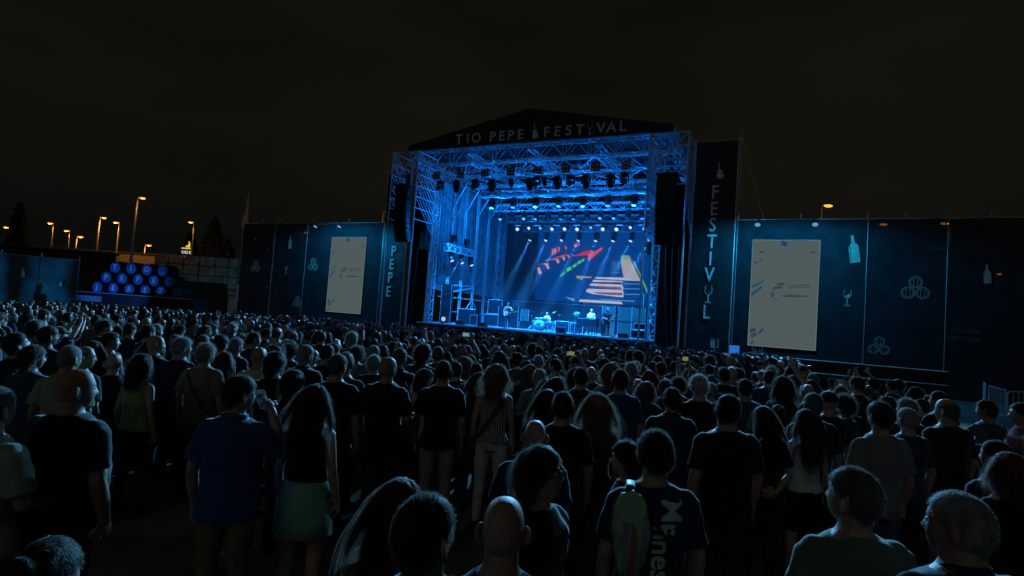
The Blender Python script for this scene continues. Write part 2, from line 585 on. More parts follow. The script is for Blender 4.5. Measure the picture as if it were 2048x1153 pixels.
# front roof truss and rafters
for d in (-1.2, 2.2, 5.6, 9.0, 12.4):
    box_truss(roof, (-9.2, d, 13.05), (9.2, d, 13.05), 0.55, 0.95, 22 if d < 0 else 16, 0.04)
for u in (-9.2, -4.6, 0.0, 4.6, 9.2):
    box_truss(roof, (u, -0.9, 13.05), (u, 12.1, 13.05), 0.4, 0.6, 12, 0.03)
for u in (-6.9, -2.3, 2.3, 6.9):
    bar(roof, 'wind_brace', (u - 2.2, -0.9, 12.6), (u + 2.2, 5.4, 12.6), 0.035, M_alu)
    bar(roof, 'wind_brace', (u + 2.2, -0.9, 12.65), (u - 2.2, 5.4, 12.65), 0.035, M_alu)
for u in (-9.2, -6.1, -3.1, 0, 3.1, 6.1, 9.2):                    # king posts up to the sheet
    bar(roof, 'purlin_post', (u, -1.2, 13.5), (u, -1.2, 15.6 - abs(u) * 0.19), 0.03, M_alu)
for u, d in ((-8.2, 0.9), (8.25, 0.9), (-8.2, 12.2), (8.25, 12.2)):
    box_truss(roof, (u, d, GZ), (u, d, 12.6), 0.42, 0.42, 26, 0.035, names=('post_chord', 'post_lacing'))

# ---- scaffold behind the left drape, open below
sl = sthing('scaffold', 'blue-lit tube scaffold standing inside the left side of the stage', 'scaffold', 0, 0)
D = [2.6, 4.6, 6.6, 8.6, 10.6]
for d in D:
    bar(sl, 'standard', (-7.9, d, DECK), (-7.9, d, 12.2), 0.05, M_galv)
    bar(sl, 'standard', (-7.75, d, DECK), (-7.75, d, 12.2), 0.04, M_galv)
    bar(sl, 'transom', (-8.6, d, 3.4), (-7.7, d, 3.4), 0.035, M_galv)
for i in range(4):
    a, c = D[i], D[i + 1]
    bar(sl, 'ledger', (-7.85, a, 3.4), (-7.85, c, 3.4), 0.04, M_galv)
    bar(sl, 'ledger', (-7.85, a, 2.3), (-7.85, c, 2.3), 0.03, M_galv)
bar(sl, 'brace', (-7.82, 2.6, 4.6), (-7.82, 4.6, 6.9), 0.035, M_galv)
bar(sl, 'brace', (-7.82, 6.6, 4.6), (-7.82, 4.6, 6.9), 0.035, M_galv)
bar(sl, 'brace', (-7.82, 2.6, 4.3), (-7.82, 6.6, 4.5), 0.045, M_galv)
bar(sl, 'brace', (-7.82, 2.6, 3.7), (-7.82, 6.6, 4.35), 0.045, M_galv)
bar(sl, 'brace', (-7.82, 4.6, 1.5), (-7.82, 6.6, 3.4), 0.04, M_galv)
bar(sl, 'brace', (-7.82, 8.6, 1.5), (-7.82, 6.6, 3.4), 0.04, M_galv)
bar(sl, 'brace', (-7.82, 2.6, 9.2), (-7.0, 2.6, 10.4), 0.045, M_galv)
for d in D[:4]:
    bar(sl, 'knee_brace', (-7.82, d, 10.3), (-6.7, d, 12.2), 0.05, M_galv)

# ---- PA towers, each with its hung speaker columns
for sgn in (-1, 1):
    side = 'left' if sgn < 0 else 'right'
    t = sthing('speaker_tower', f'scaffold tower carrying the {side} hanging speaker column beside the stage', 'scaffold tower', 0, 0)
    U = sorted((sgn * 8.1, sgn * 10.3)); DD = (-2.0, 0.4)
    for u in U:
        for d in DD:
            bar(t, 'standard', (u, d, GZ), (u, d, 13.45), 0.06, M_galv)
        for k in range(7):
            z = 13.4 - 0.8 * k
            bar(t, 'side_ledger', (u, DD[0], z), (u, DD[1], z), 0.035, M_galv)
            if k < 5:
                bar(t, 'side_brace', (u, DD[0], z), (u, DD[1] + 0.1, z - 2.6), 0.04, M_galv)
                bar(t, 'side_brace', (u, DD[0] + 0.35, z), (u, DD[1] + 0.1, z - 2.15), 0.035, M_galv)
    for k in range(4):
        z = 13.4 - 0.8 * k
        for d in DD:
            bar(t, 'ledger', (U[0] - 0.1, d, z), (U[1] + 0.1, d, z), 0.045, M_galv)
    bar(t, 'brace', (U[0], -2.05, 11.0), (U[1], -2.05, 13.4), 0.04, M_galv)
    bar(t, 'brace', (U[0], -2.06, 13.4), (U[0] + 0.9, -2.06, 11.0), 0.04, M_galv)
    bar(t, 'top_beam', (sgn * 9.25, -2.3, 11.05), (sgn * 9.25, 0.4, 11.05), 0.08, M_black)
    # the curved column: cabinets lifted off one by one
    la = sthing('line_array', f'curved column of black loudspeakers hanging from the {side} tower', 'loudspeakers', sgn * 9.2, -1.9)
    z = 10.75; yy = 0.0
    for k in range(13):
        a = R(0.3 + 0.15 * k * k)           # splay grows downwards
        h = 0.30
        b = MB()
        b.plate([(-0.54, -h / 2 + 0.01), (0.54, -h / 2 + 0.01), (0.5, h / 2 - 0.01), (-0.5, h / 2 - 0.01)], -0.3, 0.2)
        rot = Matrix.Rotation(a, 4, 'X')
        cab = b.build('cabinet', M_speaker, la)
        g = MB()
        for gx in (-0.35, 0.0, 0.35):
            g.box((gx, -0.305, 0), (0.3 if gx else 0.28, 0.012, h * 0.78))
        for gx in (-0.55, 0.55):
            g.box((gx, -0.22, 0), (0.02, 0.05, h * 0.6))
        g.build('grille', M_grille, cab)
        cab.matrix_local = Matrix.Translation((0, yy, z)) @ rot
        z -= h * math.cos(a); yy += h * math.sin(a) * 0.9
    b = MB(); b.box((0, 0.0, 10.98), (1.2, 0.6, 0.12)); b.build('fly_bar', M_black, la)
    bar(la, 'chain', (0, -0.05, 11.0), (0, -0.05, 11.3), 0.03, M_galv)
# slim inner column at the left
la = sthing('line_array', 'slim straight column of loudspeakers hanging beside the curved left column', 'loudspeakers', -8.55, 0.2)
for k in range(9):
    b = MB(); b.box((0, 0, 10.6 - 0.46 * k), (0.5, 0.5, 0.44))
    c = b.build('cabinet', M_speaker, la)
    g = MB(); g.box((0, -0.256, 10.6 - 0.46 * k), (0.42, 0.012, 0.36)); g.build('grille', M_grille, c)
bar(la, 'chain', (0, 0, 10.8), (0, 0, 12.9), 0.03, M_galv)
# dark cables hanging down the right wing
for i, (u0, u1) in enumerate(((8.9, 9.5), (9.3, 9.75), (9.7, 9.9), (-9.1, -9.5))):
    b = MB()
    pts = [(u0 + (u1 - u0) * (s / 12) ** 1.6, 0.35 - 0.04 * i, 7.2 - 7.3 * s / 12 + 0.1 * math.sin(s)) for s in range(13)]
    b.path(pts, 0.022, 6)
    o = b.build('hanging_cable', mat('cable_rubber', (0.10, 0.10, 0.12), rough=0.35), None, True)
    o.location = S(0, 0); o.rotation_euler = (0, 0, -TH)
    tag(o, ['cable hanging down the right wing curtain, nearest the stage', 'middle cable hanging down the right wing curtain', 'cable hanging down the right wing curtain, nearest FESTIVAL banner', 'cable hanging down the left wing curtain under the speaker columns'][i], 'cable', 'cables hanging from the speaker towers')

# ---- lighting trusses with their lamps
def lens_mat(name, col, es):
    return mat(name, (0.5, 0.5, 0.5), rough=0.2, emit=col, es=es)
L_white = lens_mat('lens_white', (0.62, 0.78, 1.0), 1.1)
L_blue = lens_mat('lens_blue', (0.08, 0.35, 1.0), 1.4)
L_off = mat('lens_glass', (0.12, 0.12, 0.13), rough=0.1, spec=0.8)

def mesh_of(fn, name, mats, smooth=True):
    b = MB(); fn(b); return b.mesh(name, mats, smooth)
def _mh_base(b): b.box((0, 0, -0.09), (0.36, 0.26, 0.16)); b.path([(0, 0, 0.0), (0, 0, 0.1)], 0.03, 6)
def _mh_yoke(b):
    for s in (-1, 1): b.box((s * 0.2, 0, -0.33), (0.05, 0.12, 0.34))
    b.box((0, 0, -0.19), (0.45, 0.14, 0.06))
def _mh_head(b): b.lathe([(0.02, 0.2), (0.12, 0.19), (0.15, 0.1), (0.15, -0.1), (0.17, -0.22), (0.155, -0.24)], 14)
def _mh_lens(b): b.lathe([(0.135, -0.243), (0.13, -0.255), (0.06, -0.268)], 14)
ME_base = mesh_of(_mh_base, 'lamp_base', [M_black], False)
ME_yoke = mesh_of(_mh_yoke, 'lamp_yoke', [M_black], False)
ME_head = mesh_of(_mh_head, 'lamp_head', [M_black])
ME_lens = {k.name: mesh_of(_mh_lens, 'lens', [k]) for k in (L_white, L_blue, L_off)}

def moving_head(label, u, d, z, pitch, yaw=0.0, lens=L_off, scale=1.0, group='moving-head lamps on the stage trusses', beam=None, glow=None):
    """hung under a truss; pitch 0 points straight down, + tips towards the crowd"""
    t = sthing('stage_lamp', label, 'stage lamp', u, d, z, yaw, group)
    t.scale = (scale,) * 3
    obj('base', ME_base, t); obj('yoke', ME_yoke, t)
    h = obj('head', ME_head, t); h.location = (0, 0, -0.42); h.rotation_euler = (-pitch, 0, 0)
    obj('lens', ME_lens[lens.name], h)
    if beam:
        dirv = Vector((0, -math.sin(pitch), -math.cos(pitch)))
        p0 = Vector((0, 0, -0.42)) + dirv * 0.3
        spot(t, 'beam', p0, p0 + dirv, *beam)
    if glow:
        point(t, 'glow', (0, -0.2, -0.95), glow, (0.002, 0.21, 1.0), 0.12)
    return t

def flood4(label, u, d, z, group='four-cell blinder lamps on the front truss'):
    t = sthing('blinder_lamp', label, 'stage lamp', u, d, z, 0, group)
    b = MB(); b.box((0, 0, 0), (0.5, 0.2, 0.5)); b.build('housing', M_black, t)
    for x in (-0.12, 0.12):
        for zz in (-0.12, 0.12):
            b = MB(); b.lathe([(0.1, -0.1), (0.1, -0.13), (0.05, -0.115)], 12, axis='Y', c=(x, 0, zz)); b.build('lamp_cell', mat('blinder_reflector', (0.55, 0.5, 0.42), rough=0.25, metal=0.3), t, True)

ordn = ['first', 'second', 'third', 'fourth', 'fifth', 'sixth', 'seventh', 'eighth', 'ninth', 'tenth', 'eleventh', 'twelfth']
TR = [('front', -1.0, 11.75, -7.2, 7.0, 0.6), ('second', 4.0, 11.55, -6.0, 6.9, 0.5), ('third', 6.8, 11.05, -6.4, 6.6, 0.5),
      ('fourth', 9.0, 10.55, -6.2, 6.4, 0.5), ('rearmost', 11.2, 10.1, -5.6, 6.2, 0.5)]
for nm, d, z, u0, u1, hgt in TR:
    t = sthing('lighting_truss', f'{nm} lighting truss hung across the stage, counted from the crowd', 'truss', 0, 0, 0, 0, 'lighting trusses under the stage roof')
    box_truss(t, (u0, d, z), (u1, d, z), 0.5, hgt, 24, 0.03)
    for u in (u0 + 1.0, (u0 + u1) / 2, u1 - 1.0):
        bar(t, 'hoist_chain', (u, d, z + hgt / 2), (u, d, 12.9), 0.02, M_black)
rnd = random.Random(11)
for i in range(8):
    flood4(f'four-cell blinder on the front truss, {ordn[i]} from the left', -6.9 + 1.93 * i, -1.32, 11.78)
for i, u in enumerate((-5.4, -2.6, 0.2, 2.1, 4.0, 5.6)):
    moving_head(f'dark moving-head lamp under the front truss, {ordn[i]} from the left', u, -1.0, 11.4, R(rnd.uniform(-34, -24)), 0, L_off, 1.2,
                beam=(27000, (0.004, 0.24, 1.0), 58, 0.7, 0.15) if i in (0, 2, 3, 5) else None)
for i in range(7):
    moving_head(f'blue-lensed lamp under the second truss, {ordn[i]} from the left', -5.2 + 1.85 * i, 4.0, 11.25, R(rnd.uniform(5, 30)), 0, L_blue, 1.15, glow=850 if i in (0, 2, 4, 6) else None)
for i in range(12):
    moving_head(f'lamp under the third truss, {ordn[i]} from the left', -5.8 + 1.06 * i, 6.8, 10.75, R(rnd.uniform(0, 40)), R(rnd.uniform(-30, 30)), L_off if i % 3 == 1 else L_blue, 1.0)
for i in range(11):
    moving_head(f'lit white lamp under the fourth truss, {ordn[i]} from the left', -5.2 + 1.08 * i, 9.0, 10.25, R(62), R(rnd.uniform(-12, 12)), L_white if i % 4 != 2 else L_blue, rnd.uniform(.85, 1.15))
for i in range(8):
    aim = R(rnd.uniform(20, 36)); yw = R(rnd.uniform(-38, -22))
    moving_head(f'lit beam lamp under the rearmost truss, {ordn[i]} from the left', -4.9 + 1.5 * i, 11.2, 9.8, aim, yw, L_white, 1.15,
                beam=(20000, (0.03, 0.32, 1.0), 10, 0.25, 0.06))
# extra flat panel washers hung lower, rear
M_panel = mat('panel_lamp_face', (0.5, 0.55, 0.6), rough=0.3, emit=(0.1, 0.4, 0.8), es=0.25)
for i in range(7):
    t = sthing('strip_lamp', f'flat strip washer under the fourth truss, {ordn[i]} from the left', 'stage lamp', -5.0 + 1.75 * i, 8.6, 9.95, 0, 'strip washers under the fourth truss')
    b = MB(); b.box((0, 0, 0), (0.6, 0.2, 0.16)); b.build('housing', M_black, t)
    b = MB(); b.box((0, -0.105, -0.03), (0.54, 0.012, 0.08)); b.build('lamp_face', M_panel, t)
    bar(t, 'hanger', (0, 0, 0.08), (0, 0, 0.4), 0.02, M_black)
# short side truss with three lit lamps on the left wall
t = sthing('side_truss', 'short truss along the left stage wall carrying three lit lamps', 'truss', 0, 0)
box_truss(t, (-7.3, 1.2, 7.05), (-7.3, 5.6, 7.05), 0.4, 0.5, 10, 0.03)
for i in range(3):
    moving_head(f'lit white lamp under the left side truss, {ordn[i]} from the crowd', -7.3, 2.0 + 1.5 * i, 6.8, R(30), R(90), L_white, 1.1, 'lamps on the left side truss',
                beam=(900, (0.002, 0.22, 1.0), 110, 0.8, 0.1))
for i in range(2):
    moving_head(f'dark lamp standing on the left side truss, {ordn[i]} from the crowd', -7.3, 2.2 + 2.0 * i, 8.1, R(30), R(50), L_off, 1.1, 'dark lamps over the left side truss')
# truss stub with two dark lamps at the right
t = sthing('side_truss', 'short blue truss stub at the right of the stage carrying two dark lamps', 'truss', 0, 0)
box_truss(t, (7.2, 3.0, 8.1), (7.2, 7.0, 8.1), 0.4, 0.5, 10, 0.03)
for i in range(2):
    moving_head(f'dark lamp under the right side truss, {ordn[i]} from the crowd', 7.2, 3.4 + 2.2 * i, 7.85, R(20), R(-40), L_off, 1.2, 'lamps on the right side truss')
# key light on the four musicians
for i, (u, tu, td, e_, c) in enumerate(((-3.9, -2.2, 2.0, 5000, (.45, .75, 1.0)), (-1.2, 0.2, 3.5, 6000, (.8, .85, .9)), (1.2, 3.75, 2.75, 6000, (.85, .85, .85)), (6.4, 5.25, 1.4, 4500, (.4, .7, 1.0)))):
    du, dd, dz = tu - u, td + 1.0, 10.98 - 2.6
    moving_head(f'narrow spot lamp aimed at a musician from the front truss, {ordn[i]} from the left', u, -1.0, 11.4, -math.atan2(math.hypot(du, dd), dz), math.atan2(-du, dd), L_off, 0.85, 'narrow spots on the front truss', beam=(e_, c, 11, 0.5, 0.08))
# crowd wash: the lamps that rim the audience
for i, (u, e_, c) in enumerate(((-6.4, 40000, ICE), (-3.6, 40000, ICE), (0.9, 40000, ICE), (3.2, 40000, ICE), (6.6, 40000, ICE))):
    t = moving_head(f'wash lamp aimed at the crowd over the front truss, {ordn[i]} from the left', u, -1.55, 11.3, R(81.5), R((-10, -5, 0, 5, 10)[i]), L_off, 1.2, 'crowd wash lamps',
                    beam=(e_, c, (48, 38, 38, 38, 48)[i], 1.0, 0.2))

# ================================================================ SCREENS
def emat(name, col, es=1.0):
    return mat(name, (0.004, 0.004, 0.004), rough=0.9, spec=0.0, emit=col, es=es)
def srgb(r, g, b):
    f = lambda c: ((c / 255 + 0.055) / 1.055) ** 2.4 if c > 10 else c / 255 / 12.92
    return (f(r), f(g), f(b))

def poly_part(name, parent, polys, m, y0, y1):
    for p in polys:
        b = MB(); b.plate(p, y0, y1); b.build(name, m, parent)

LED_bg = emat('led_navy', srgb(0, 56, 128), 1.0)
t = sthing('video_wall', 'big stage video wall showing red, green and white keyboard keys', 'video wall', 0, 12.0)
b = MB(); b.box((0.5, 0.1, 7.2), (10.1, 0.16, 6.7)); b.build('cabinet', M_black, t)
b = MB(); b.plate([(-4.5, 3.9), (5.5, 3.9), (5.5, 10.5), (-4.5, 10.5)], 0.005, 0.03); b.build('display', LED_bg, t)
pic = {
 'orange': (srgb(205, 84, 48), [[(-3.22, 8.44), (-3.03, 8.48), (-2.96, 7.96), (-3.14, 7.94)], [(-2.96, 8.48), (-2.78, 8.52), (-2.69, 8.08), (-2.87, 8.01)], [(-2.62, 8.62), (-2.46, 8.64), (-2.41, 8.24), (-2.56, 8.21)], [(-1.97, 8.73), (-1.84, 8.73), (-1.77, 8.43), (-1.92, 8.41)], [(-1.15, 8.91), (-0.9, 8.95), (-0.87, 8.66), (-1.08, 8.61)], [(-0.75, 8.99), (-0.65, 9.0), (-0.63, 8.75), (-0.72, 8.75)]]),
 'key_pink': (srgb(196, 92, 76), [[(-4.48, 6.77), (-4.21, 6.78), (-3.97, 6.23), (-4.28, 6.14)], [(-4.46, 7.04), (-3.64, 7.18), (-3.44, 7.15), (-3.24, 6.7), (-3.49, 6.63), (-3.75, 7.06)], [(-3.81, 7.38), (-2.75, 7.62), (-2.49, 7.59), (-2.34, 7.25), (-2.55, 7.16), (-2.74, 7.5)], [(-3.12, 7.64), (-2.14, 7.85), (-1.96, 7.82), (-1.83, 7.5), (-2.0, 7.41), (-2.17, 7.75)], [(-2.47, 7.88), (-1.76, 7.99), (-1.54, 7.96), (-1.41, 7.68), (-1.55, 7.64), (-1.71, 7.91)]]),
 'red': (srgb(178, 38, 40), [[(-0.86, 7.98), (-0.0, 8.35), (0.48, 8.42), (0.56, 8.26), (0.2, 7.95), (-1.38, 7.83)]]),
 'red_side': (srgb(190, 70, 62), [[(0.17, 7.95), (1.46, 8.71), (1.41, 8.44), (0.3, 7.48)]]),
 'green': (srgb(70, 190, 70), [[(-2.24, 6.12), (-1.83, 6.51), (-1.79, 6.3), (-2.16, 6.03)], [(-1.68, 6.75), (-1.29, 6.97), (-1.23, 6.66), (-1.63, 6.44)], [(-1.15, 7.04), (-0.79, 7.25), (-0.76, 7.01), (-1.11, 6.8)], [(-0.71, 7.35), (-0.42, 7.53), (-0.38, 7.28), (-0.68, 7.12)], [(-0.35, 7.53), (-0.13, 7.69), (-0.1, 7.49), (-0.33, 7.36)]]),
 'grey_column': (srgb(152, 152, 150), [[(3.1, 7.67), (3.87, 7.69), (4.79, 6.03), (4.8, 5.94), (3.41, 6.11), (3.16, 7.05)]]),
 'green_cap': (srgb(96, 150, 100), [[(3.06, 8.0), (3.74, 8.01), (3.97, 7.69), (3.1, 7.68)], [(4.0, 7.63), (4.28, 7.44), (5.42, 5.26), (5.44, 4.88), (4.69, 6.45)]]),
 'white_keys': (srgb(170, 172, 172), [[(0.92, 6.09), (3.37, 6.14), (3.4, 6.1), (4.78, 5.93), (4.72, 5.9), (0.99, 5.96)], [(0.76, 5.85), (3.29, 5.85), (3.38, 5.59), (3.23, 5.75), (0.74, 5.68)], [(0.57, 5.54), (3.25, 5.55), (3.42, 5.36), (3.44, 5.07), (3.27, 5.16), (0.48, 5.37)], [(0.33, 5.08), (3.34, 5.1), (3.47, 4.91), (3.5, 4.49), (2.85, 4.52), (0.81, 4.65), (0.18, 4.82)], [(-0.27, 4.13), (3.34, 4.12), (3.49, 3.92), (-0.36, 3.92)]]),
 'cyan_lines': (srgb(90, 150, 180), [[(3.47, 5.66), (4.9, 5.68), (4.9, 5.64), (3.47, 5.61)], [(3.53, 5.24), (5.05, 5.28), (5.05, 5.24), (3.53, 5.19)], [(3.62, 4.79), (5.24, 4.83), (5.24, 4.79), (3.63, 4.73)], [(1.38, 4.25), (4.44, 4.25), (4.44, 4.19), (1.93, 4.18)], [(-1.64, 4.3), (-0.73, 4.14), (-0.83, 3.96), (-1.41, 4.17)]] + [[(2.3, z), (3.05, z + 0.01), (3.05, z + 0.04), (2.3, z + 0.025)] for z in (6.5, 6.75, 6.95, 7.12, 7.27, 7.4)] + [[(1.2 + 0.1 * k, 6.95 + 0.13 * k), (1.27 + 0.1 * k, 6.93 + 0.13 * k), (1.25 + 0.1 * k, 7.02 + 0.13 * k)] for k in range(8)]),
 'yellow': (srgb(150, 150, 90), [[(-0.77, 6.15), (0.64, 6.11), (0.61, 6.01), (-0.4, 6.0), (-0.68, 5.9)], [(-0.53, 5.87), (-0.12, 5.99), (-0.21, 5.81)]]),
}
for k, (c, polys) in pic.items():
    poly_part('picture_' + k, t, polys, emat('led_' + k, c, 1.2), -0.004, 0.002)
poly_part('picture_key_shade', t, [[(0.76, 5.35), (3.23, 5.35), (3.34, 5.14), (1.46, 5.2)], [(0.73, 4.81), (3.36, 4.87), (3.4, 4.65), (1.49, 4.65)]], emat('led_rose', srgb(140, 66, 84), 0.9), -0.009, -0.006)
poly_part('picture_key_face', t, [[(-4.44, 6.72), (-4.25, 6.73), (-4.03, 6.26), (-4.26, 6.19)], [(-3.66, 7.05), (-3.48, 7.1), (-3.3, 6.73), (-3.46, 6.68)], [(-2.7, 7.48), (-2.53, 7.53), (-2.4, 7.27), (-2.53, 7.21)], [(-2.12, 7.72), (-2.0, 7.76), (-1.89, 7.52), (-1.99, 7.46)]], emat('led_keyface', srgb(176, 180, 186), 0.9), -0.009, -0.006)

SCR = emat('screen_grey', srgb(78, 89, 89), 1.0)
SCRd = emat('screen_mark_grey', srgb(56, 66, 68), 1.0)
SCRb = emat('screen_mark_blue', srgb(20, 66, 100), 1.0)
SCRh = emat('screen_halo', srgb(98, 112, 114), 1.0)
def side_screen(u0, u1, label):
    t = sthing('video_screen', label, 'video screen', u0, -0.05, 1.6)
    W, H = u1 - u0, 5.95
    b = MB(); b.box((W / 2, 0.07, H / 2), (W + 0.06, 0.12, H + 0.06)); b.build('cabinet', M_black, t)
    b = MB(); b.plate([(0, 0), (W, 0), (W, H), (0, H)], -0.01, 0.008); b.build('display', SCR, t)
    q = lambda P: [(a / 100 * W, (100 - c) / 100 * H) for a, c in P]
    poly_part('picture_grey_mark', t, [q(p) for p in (
        [(38, 41), (46, 39.5), (52, 40), (50, 42), (44, 43)], [(34, 44), (42, 43), (50, 43.5), (47, 45.5), (36, 46)], [(55, 42), (88, 40.8), (88, 41.6), (57, 43)], [(56, 44), (88, 43), (88, 43.7), (60, 44.6)],
        [(48, 52), (60, 50.4), (86, 51), (86, 52.2), (52, 53)], [(32, 46), (38, 46), (36, 47.4), (32, 47)], [(10, 11.5), (16, 10.6), (20, 12.5), (14, 12.6)], [(40, 7), (44, 7.4), (42, 9)], [(86, 11), (92, 10), (93, 12), (88, 12.4)],
        [(4, 89), (12, 87), (14, 90), (6, 93)], [(33, 54), (40, 55), (42, 57)])], SCRd, -0.013, -0.011)
    poly_part('picture_blue_mark', t, [q(p) for p in (
        [(2, 44), (17, 39), (20, 37.5), (19, 39.5), (2, 46)], [(2, 51), (16, 44), (18, 43), (17, 46), (2, 54)], [(43, 0.5), (50, 1.5), (53, 4), (52, 6), (44, 5.5)], [(58, 0.3), (82, 0.3), (80, 1.2), (60, 1.2)],
        [(3, 21.5), (9, 20.5), (10, 22), (4, 22.8)], [(10, 20), (15, 19), (16, 20.4)], [(32, 50), (36, 49), (36, 53), (32, 54)], [(2, 85), (10, 83), (12, 86), (4, 88)], [(16, 87), (24, 81), (22, 86), (17, 88.5)], [(4, 98), (9, 94), (8, 99)])], SCRb, -0.013, -0.011)
    b = MB()
    for p in ([(0, 0), (W, 0), (W, 0.035), (0, 0.035)], [(0, H - 0.035), (W, H - 0.035), (W, H), (0, H)], [(0, 0.036), (0.035, 0.036), (0.035, H - 0.036), (0, H - 0.036)], [(W - 0.035, 0.036), (W, 0.036), (W, H - 0.036), (W - 0.035, H - 0.036)]):
        b.plate(p, -0.013, -0.011)
    b.build('bright_edge', SCRh, t)
    bar(t, 'hang_cable', (0.4, 0.1, H + 0.03), (0.4, 0.1, H + 1.1), 0.015, M_black)
    bar(t, 'hang_cable', (W - 0.4, 0.1, H + 0.03), (W - 0.4, 0.1, H + 1.1), 0.015, M_black)
    return t
side_screen(-17.25, -13.75, 'tall glowing grey video screen on the wall left of the stage')
side_screen(13.77, 17.15, 'tall glowing grey video screen on the wall right of the stage')

def wall_flood(u, label, energy, aim=(0, -30, -6)):
    t = sthing('flood_lamp', label, 'flood lamp', u, -2.6, 8.05, 0, 'flood lamps over the side screens')
    b = MB(); b.lathe([(0.06, 0.16), (0.12, 0.12), (0.16, -0.12), (0.15, -0.14)], 12, rot=rotmat('X', R(-35))); b.build('housing', mat('lamp_housing', (0.3, 0.32, 0.35), rough=0.4, metal=0.3), t, True)
    b = MB(); b.lathe([(0.14, -0.142), (0.05, -0.15)], 12, rot=rotmat('X', R(-35))); b.build('lens', mat('flood_lens', (0.4, 0.45, 0.5), rough=0.2, emit=(0.2, 0.55, 1.0), es=0.55), t, True)
    bar(t, 'arm', (0, 0.05, 0.1), (0, 2.6, 0.55), 0.025, M_galv)
    spot(t, 'flood', (0, 0.02, -0.2), (0, 2.2, -4.0), energy, (0.0, 0.40, 0.9), 172, 0.35, 0.1)
    spot(t, 'crowd_flood', (0, -0.2, -0.1), aim, 9500, (0.22, 0.62, 1.0), 52, 1.0, 0.15)
wall_flood(-16.5, 'outer flood lamp above the left video screen', 900, (12, -30, -6))
wall_flood(-14.2, 'inner flood lamp above the left video screen', 900, (22, -30, -6))
wall_flood(14.1, 'inner flood lamp above the right video screen', 900, (8, -22, -7))
wall_flood(16.75, 'outer flood lamp above the right video screen', 900, (2, -16, -8))

# ================================================================ SCRIM WALLS AND BANNERS
def barrels_icon(parent, x, z, r, m):
    b = MB()
    for cx, cz in ((0, r * 0.95), (-r * 1.0, -r * 0.78), (r * 1.0, -r * 0.78)):
        b.ring((cx, cz), r * 0.87, r * 0.97, -0.006, 0.006); b.ring((cx, cz), r * 0.68, r * 0.74, -0.006, 0.006)
        for sx in (-0.28, 0.28):
            hh = r * 0.6
            b.plate([(cx + sx * r - 0.03 * r, cz - hh), (cx + sx * r + 0.03 * r, cz - hh), (cx + sx * r + 0.03 * r, cz + hh), (cx + sx * r - 0.03 * r, cz + hh)], -0.006, 0.006)
    o = b.build('barrels_emblem', m, parent); o.location = (x, -0.03, z)
def bottle_icon(parent, x, z, h, m, tilt=-9, y=-0.03):
    b = MB()
    P = [(-0.16, -0.5), (0.16, -0.5), (0.16, 0.1), (0.05, 0.24), (0.045, 0.5), (-0.045, 0.5), (-0.05, 0.24), (-0.11, 0.14), (-0.11, -0.46), (-0.13, -0.46), (-0.13, 0.12), (-0.16, 0.1)]
    b.plate([(a * h, c * h) for a, c in P], -0.006, 0.006)
    o = b.build('bottle_emblem', m, parent); o.location = (x, y, z); o.rotation_euler = (0, R(tilt), 0)

def scrim_wall(label, seams, top=8.7):
    t = sthing('scrim_wall', label, 'wall', 0, 0)
    rnd = random.Random(int(seams[0] * 7))
    for i in range(len(seams) - 1):
        a, c = seams[i] + 0.02, seams[i + 1] - 0.02
        b = MB()
        nx, nz_ = 14, 16
        V = []
        for j in range(nz_ + 1):
            for k in range(nx + 1):
                x, z = a + (c - a) * k / nx, GZ + (top - GZ) * j / nz_
                y = 0.05 * noise.noise(Vector((x * 0.35, z * 0.25, i))) + 0.02 * noise.noise(Vector((x * 1.1, z * 0.9, 3 + i)))
                V.append((x, y, z))
        b.add(V, [(j * (nx + 1) + k, j * (nx + 1) + k + 1, (j + 1) * (nx + 1) + k + 1, (j + 1) * (nx + 1) + k) for j in range(nz_) for k in range(nx)])
        b.build('mesh_panel', M_scrim, t, True)
        bar(t, 'seam_cord', (seams[i], -0.06, GZ), (seams[i], -0.06, top), 0.014, M_galv)
        for fx in (0.0, 0.5):
            x = seams[i] + (seams[i + 1] - seams[i]) * fx
            bar(t, 'scaffold_standard', (x, 0.35, GZ), (x, 0.35, top + 0.42), 0.03, M_galv)
    bar(t, 'top_rail', (seams[0], 0.02, top), (seams[-1], 0.02, top), 0.03, M_galv)
    return t
wl_ = scrim_wall('dark printed mesh wall left of the stage holding the left screen', [-27.5, -23.6, -19.9, -12.1])
barrels_icon(wl_, -19.05, 5.3, 0.27, M_tanprint); barrels_icon(wl_, -25.6, 5.0, 0.27, M_tanprint); barrels_icon(wl_, -20.4, 2.2, 0.24, M_tanprint)
bottle_icon(wl_, -21.8, 7.1, 1.1, M_tanprint, -4); glass_icon(wl_, -21.95, -0.05, 4.8, 0.75, M_tanprint)
for x, z, w in ((-25.9, 7.3, 0.3), (-24.0, 3.2, 0.22), (-24.3, 6.4, 0.18)):
    b = MB(); b.plate([(x - w / 2, z), (x - w * 0.1, z - w * 0.35), (x + w / 2, z - w * 0.1), (x + w * 0.2, z + w * 0.4)], -0.05, -0.04); b.build('printed_mark', M_tanprint, wl_)
wr_ = scrim_wall('dark printed mesh wall right of the stage holding the right screen', [12.95, 19.31, 22.71, 26.2, 29.7])
bottle_icon(wr_, 18.7, 7.1, 1.45, M_tanprint, -8); barrels_icon(wr_, 21.45, 5.15, 0.31, M_tanprint); barrels_icon(wr_, 20.0, 2.12, 0.24, M_tanprint); bottle_icon(wr_, 24.3, 5.95, 0.9, M_tanprint, -4)
glass_icon(wr_, 18.5, -0.05, 4.5, 0.85, M_tanprint)
barrels_icon(wr_, 14.3, 1.2, 0.3, M_tanprint)
M_faint = mat('faint_print', (0.09, 0.1, 0.11), rough=0.8, var=0.3)
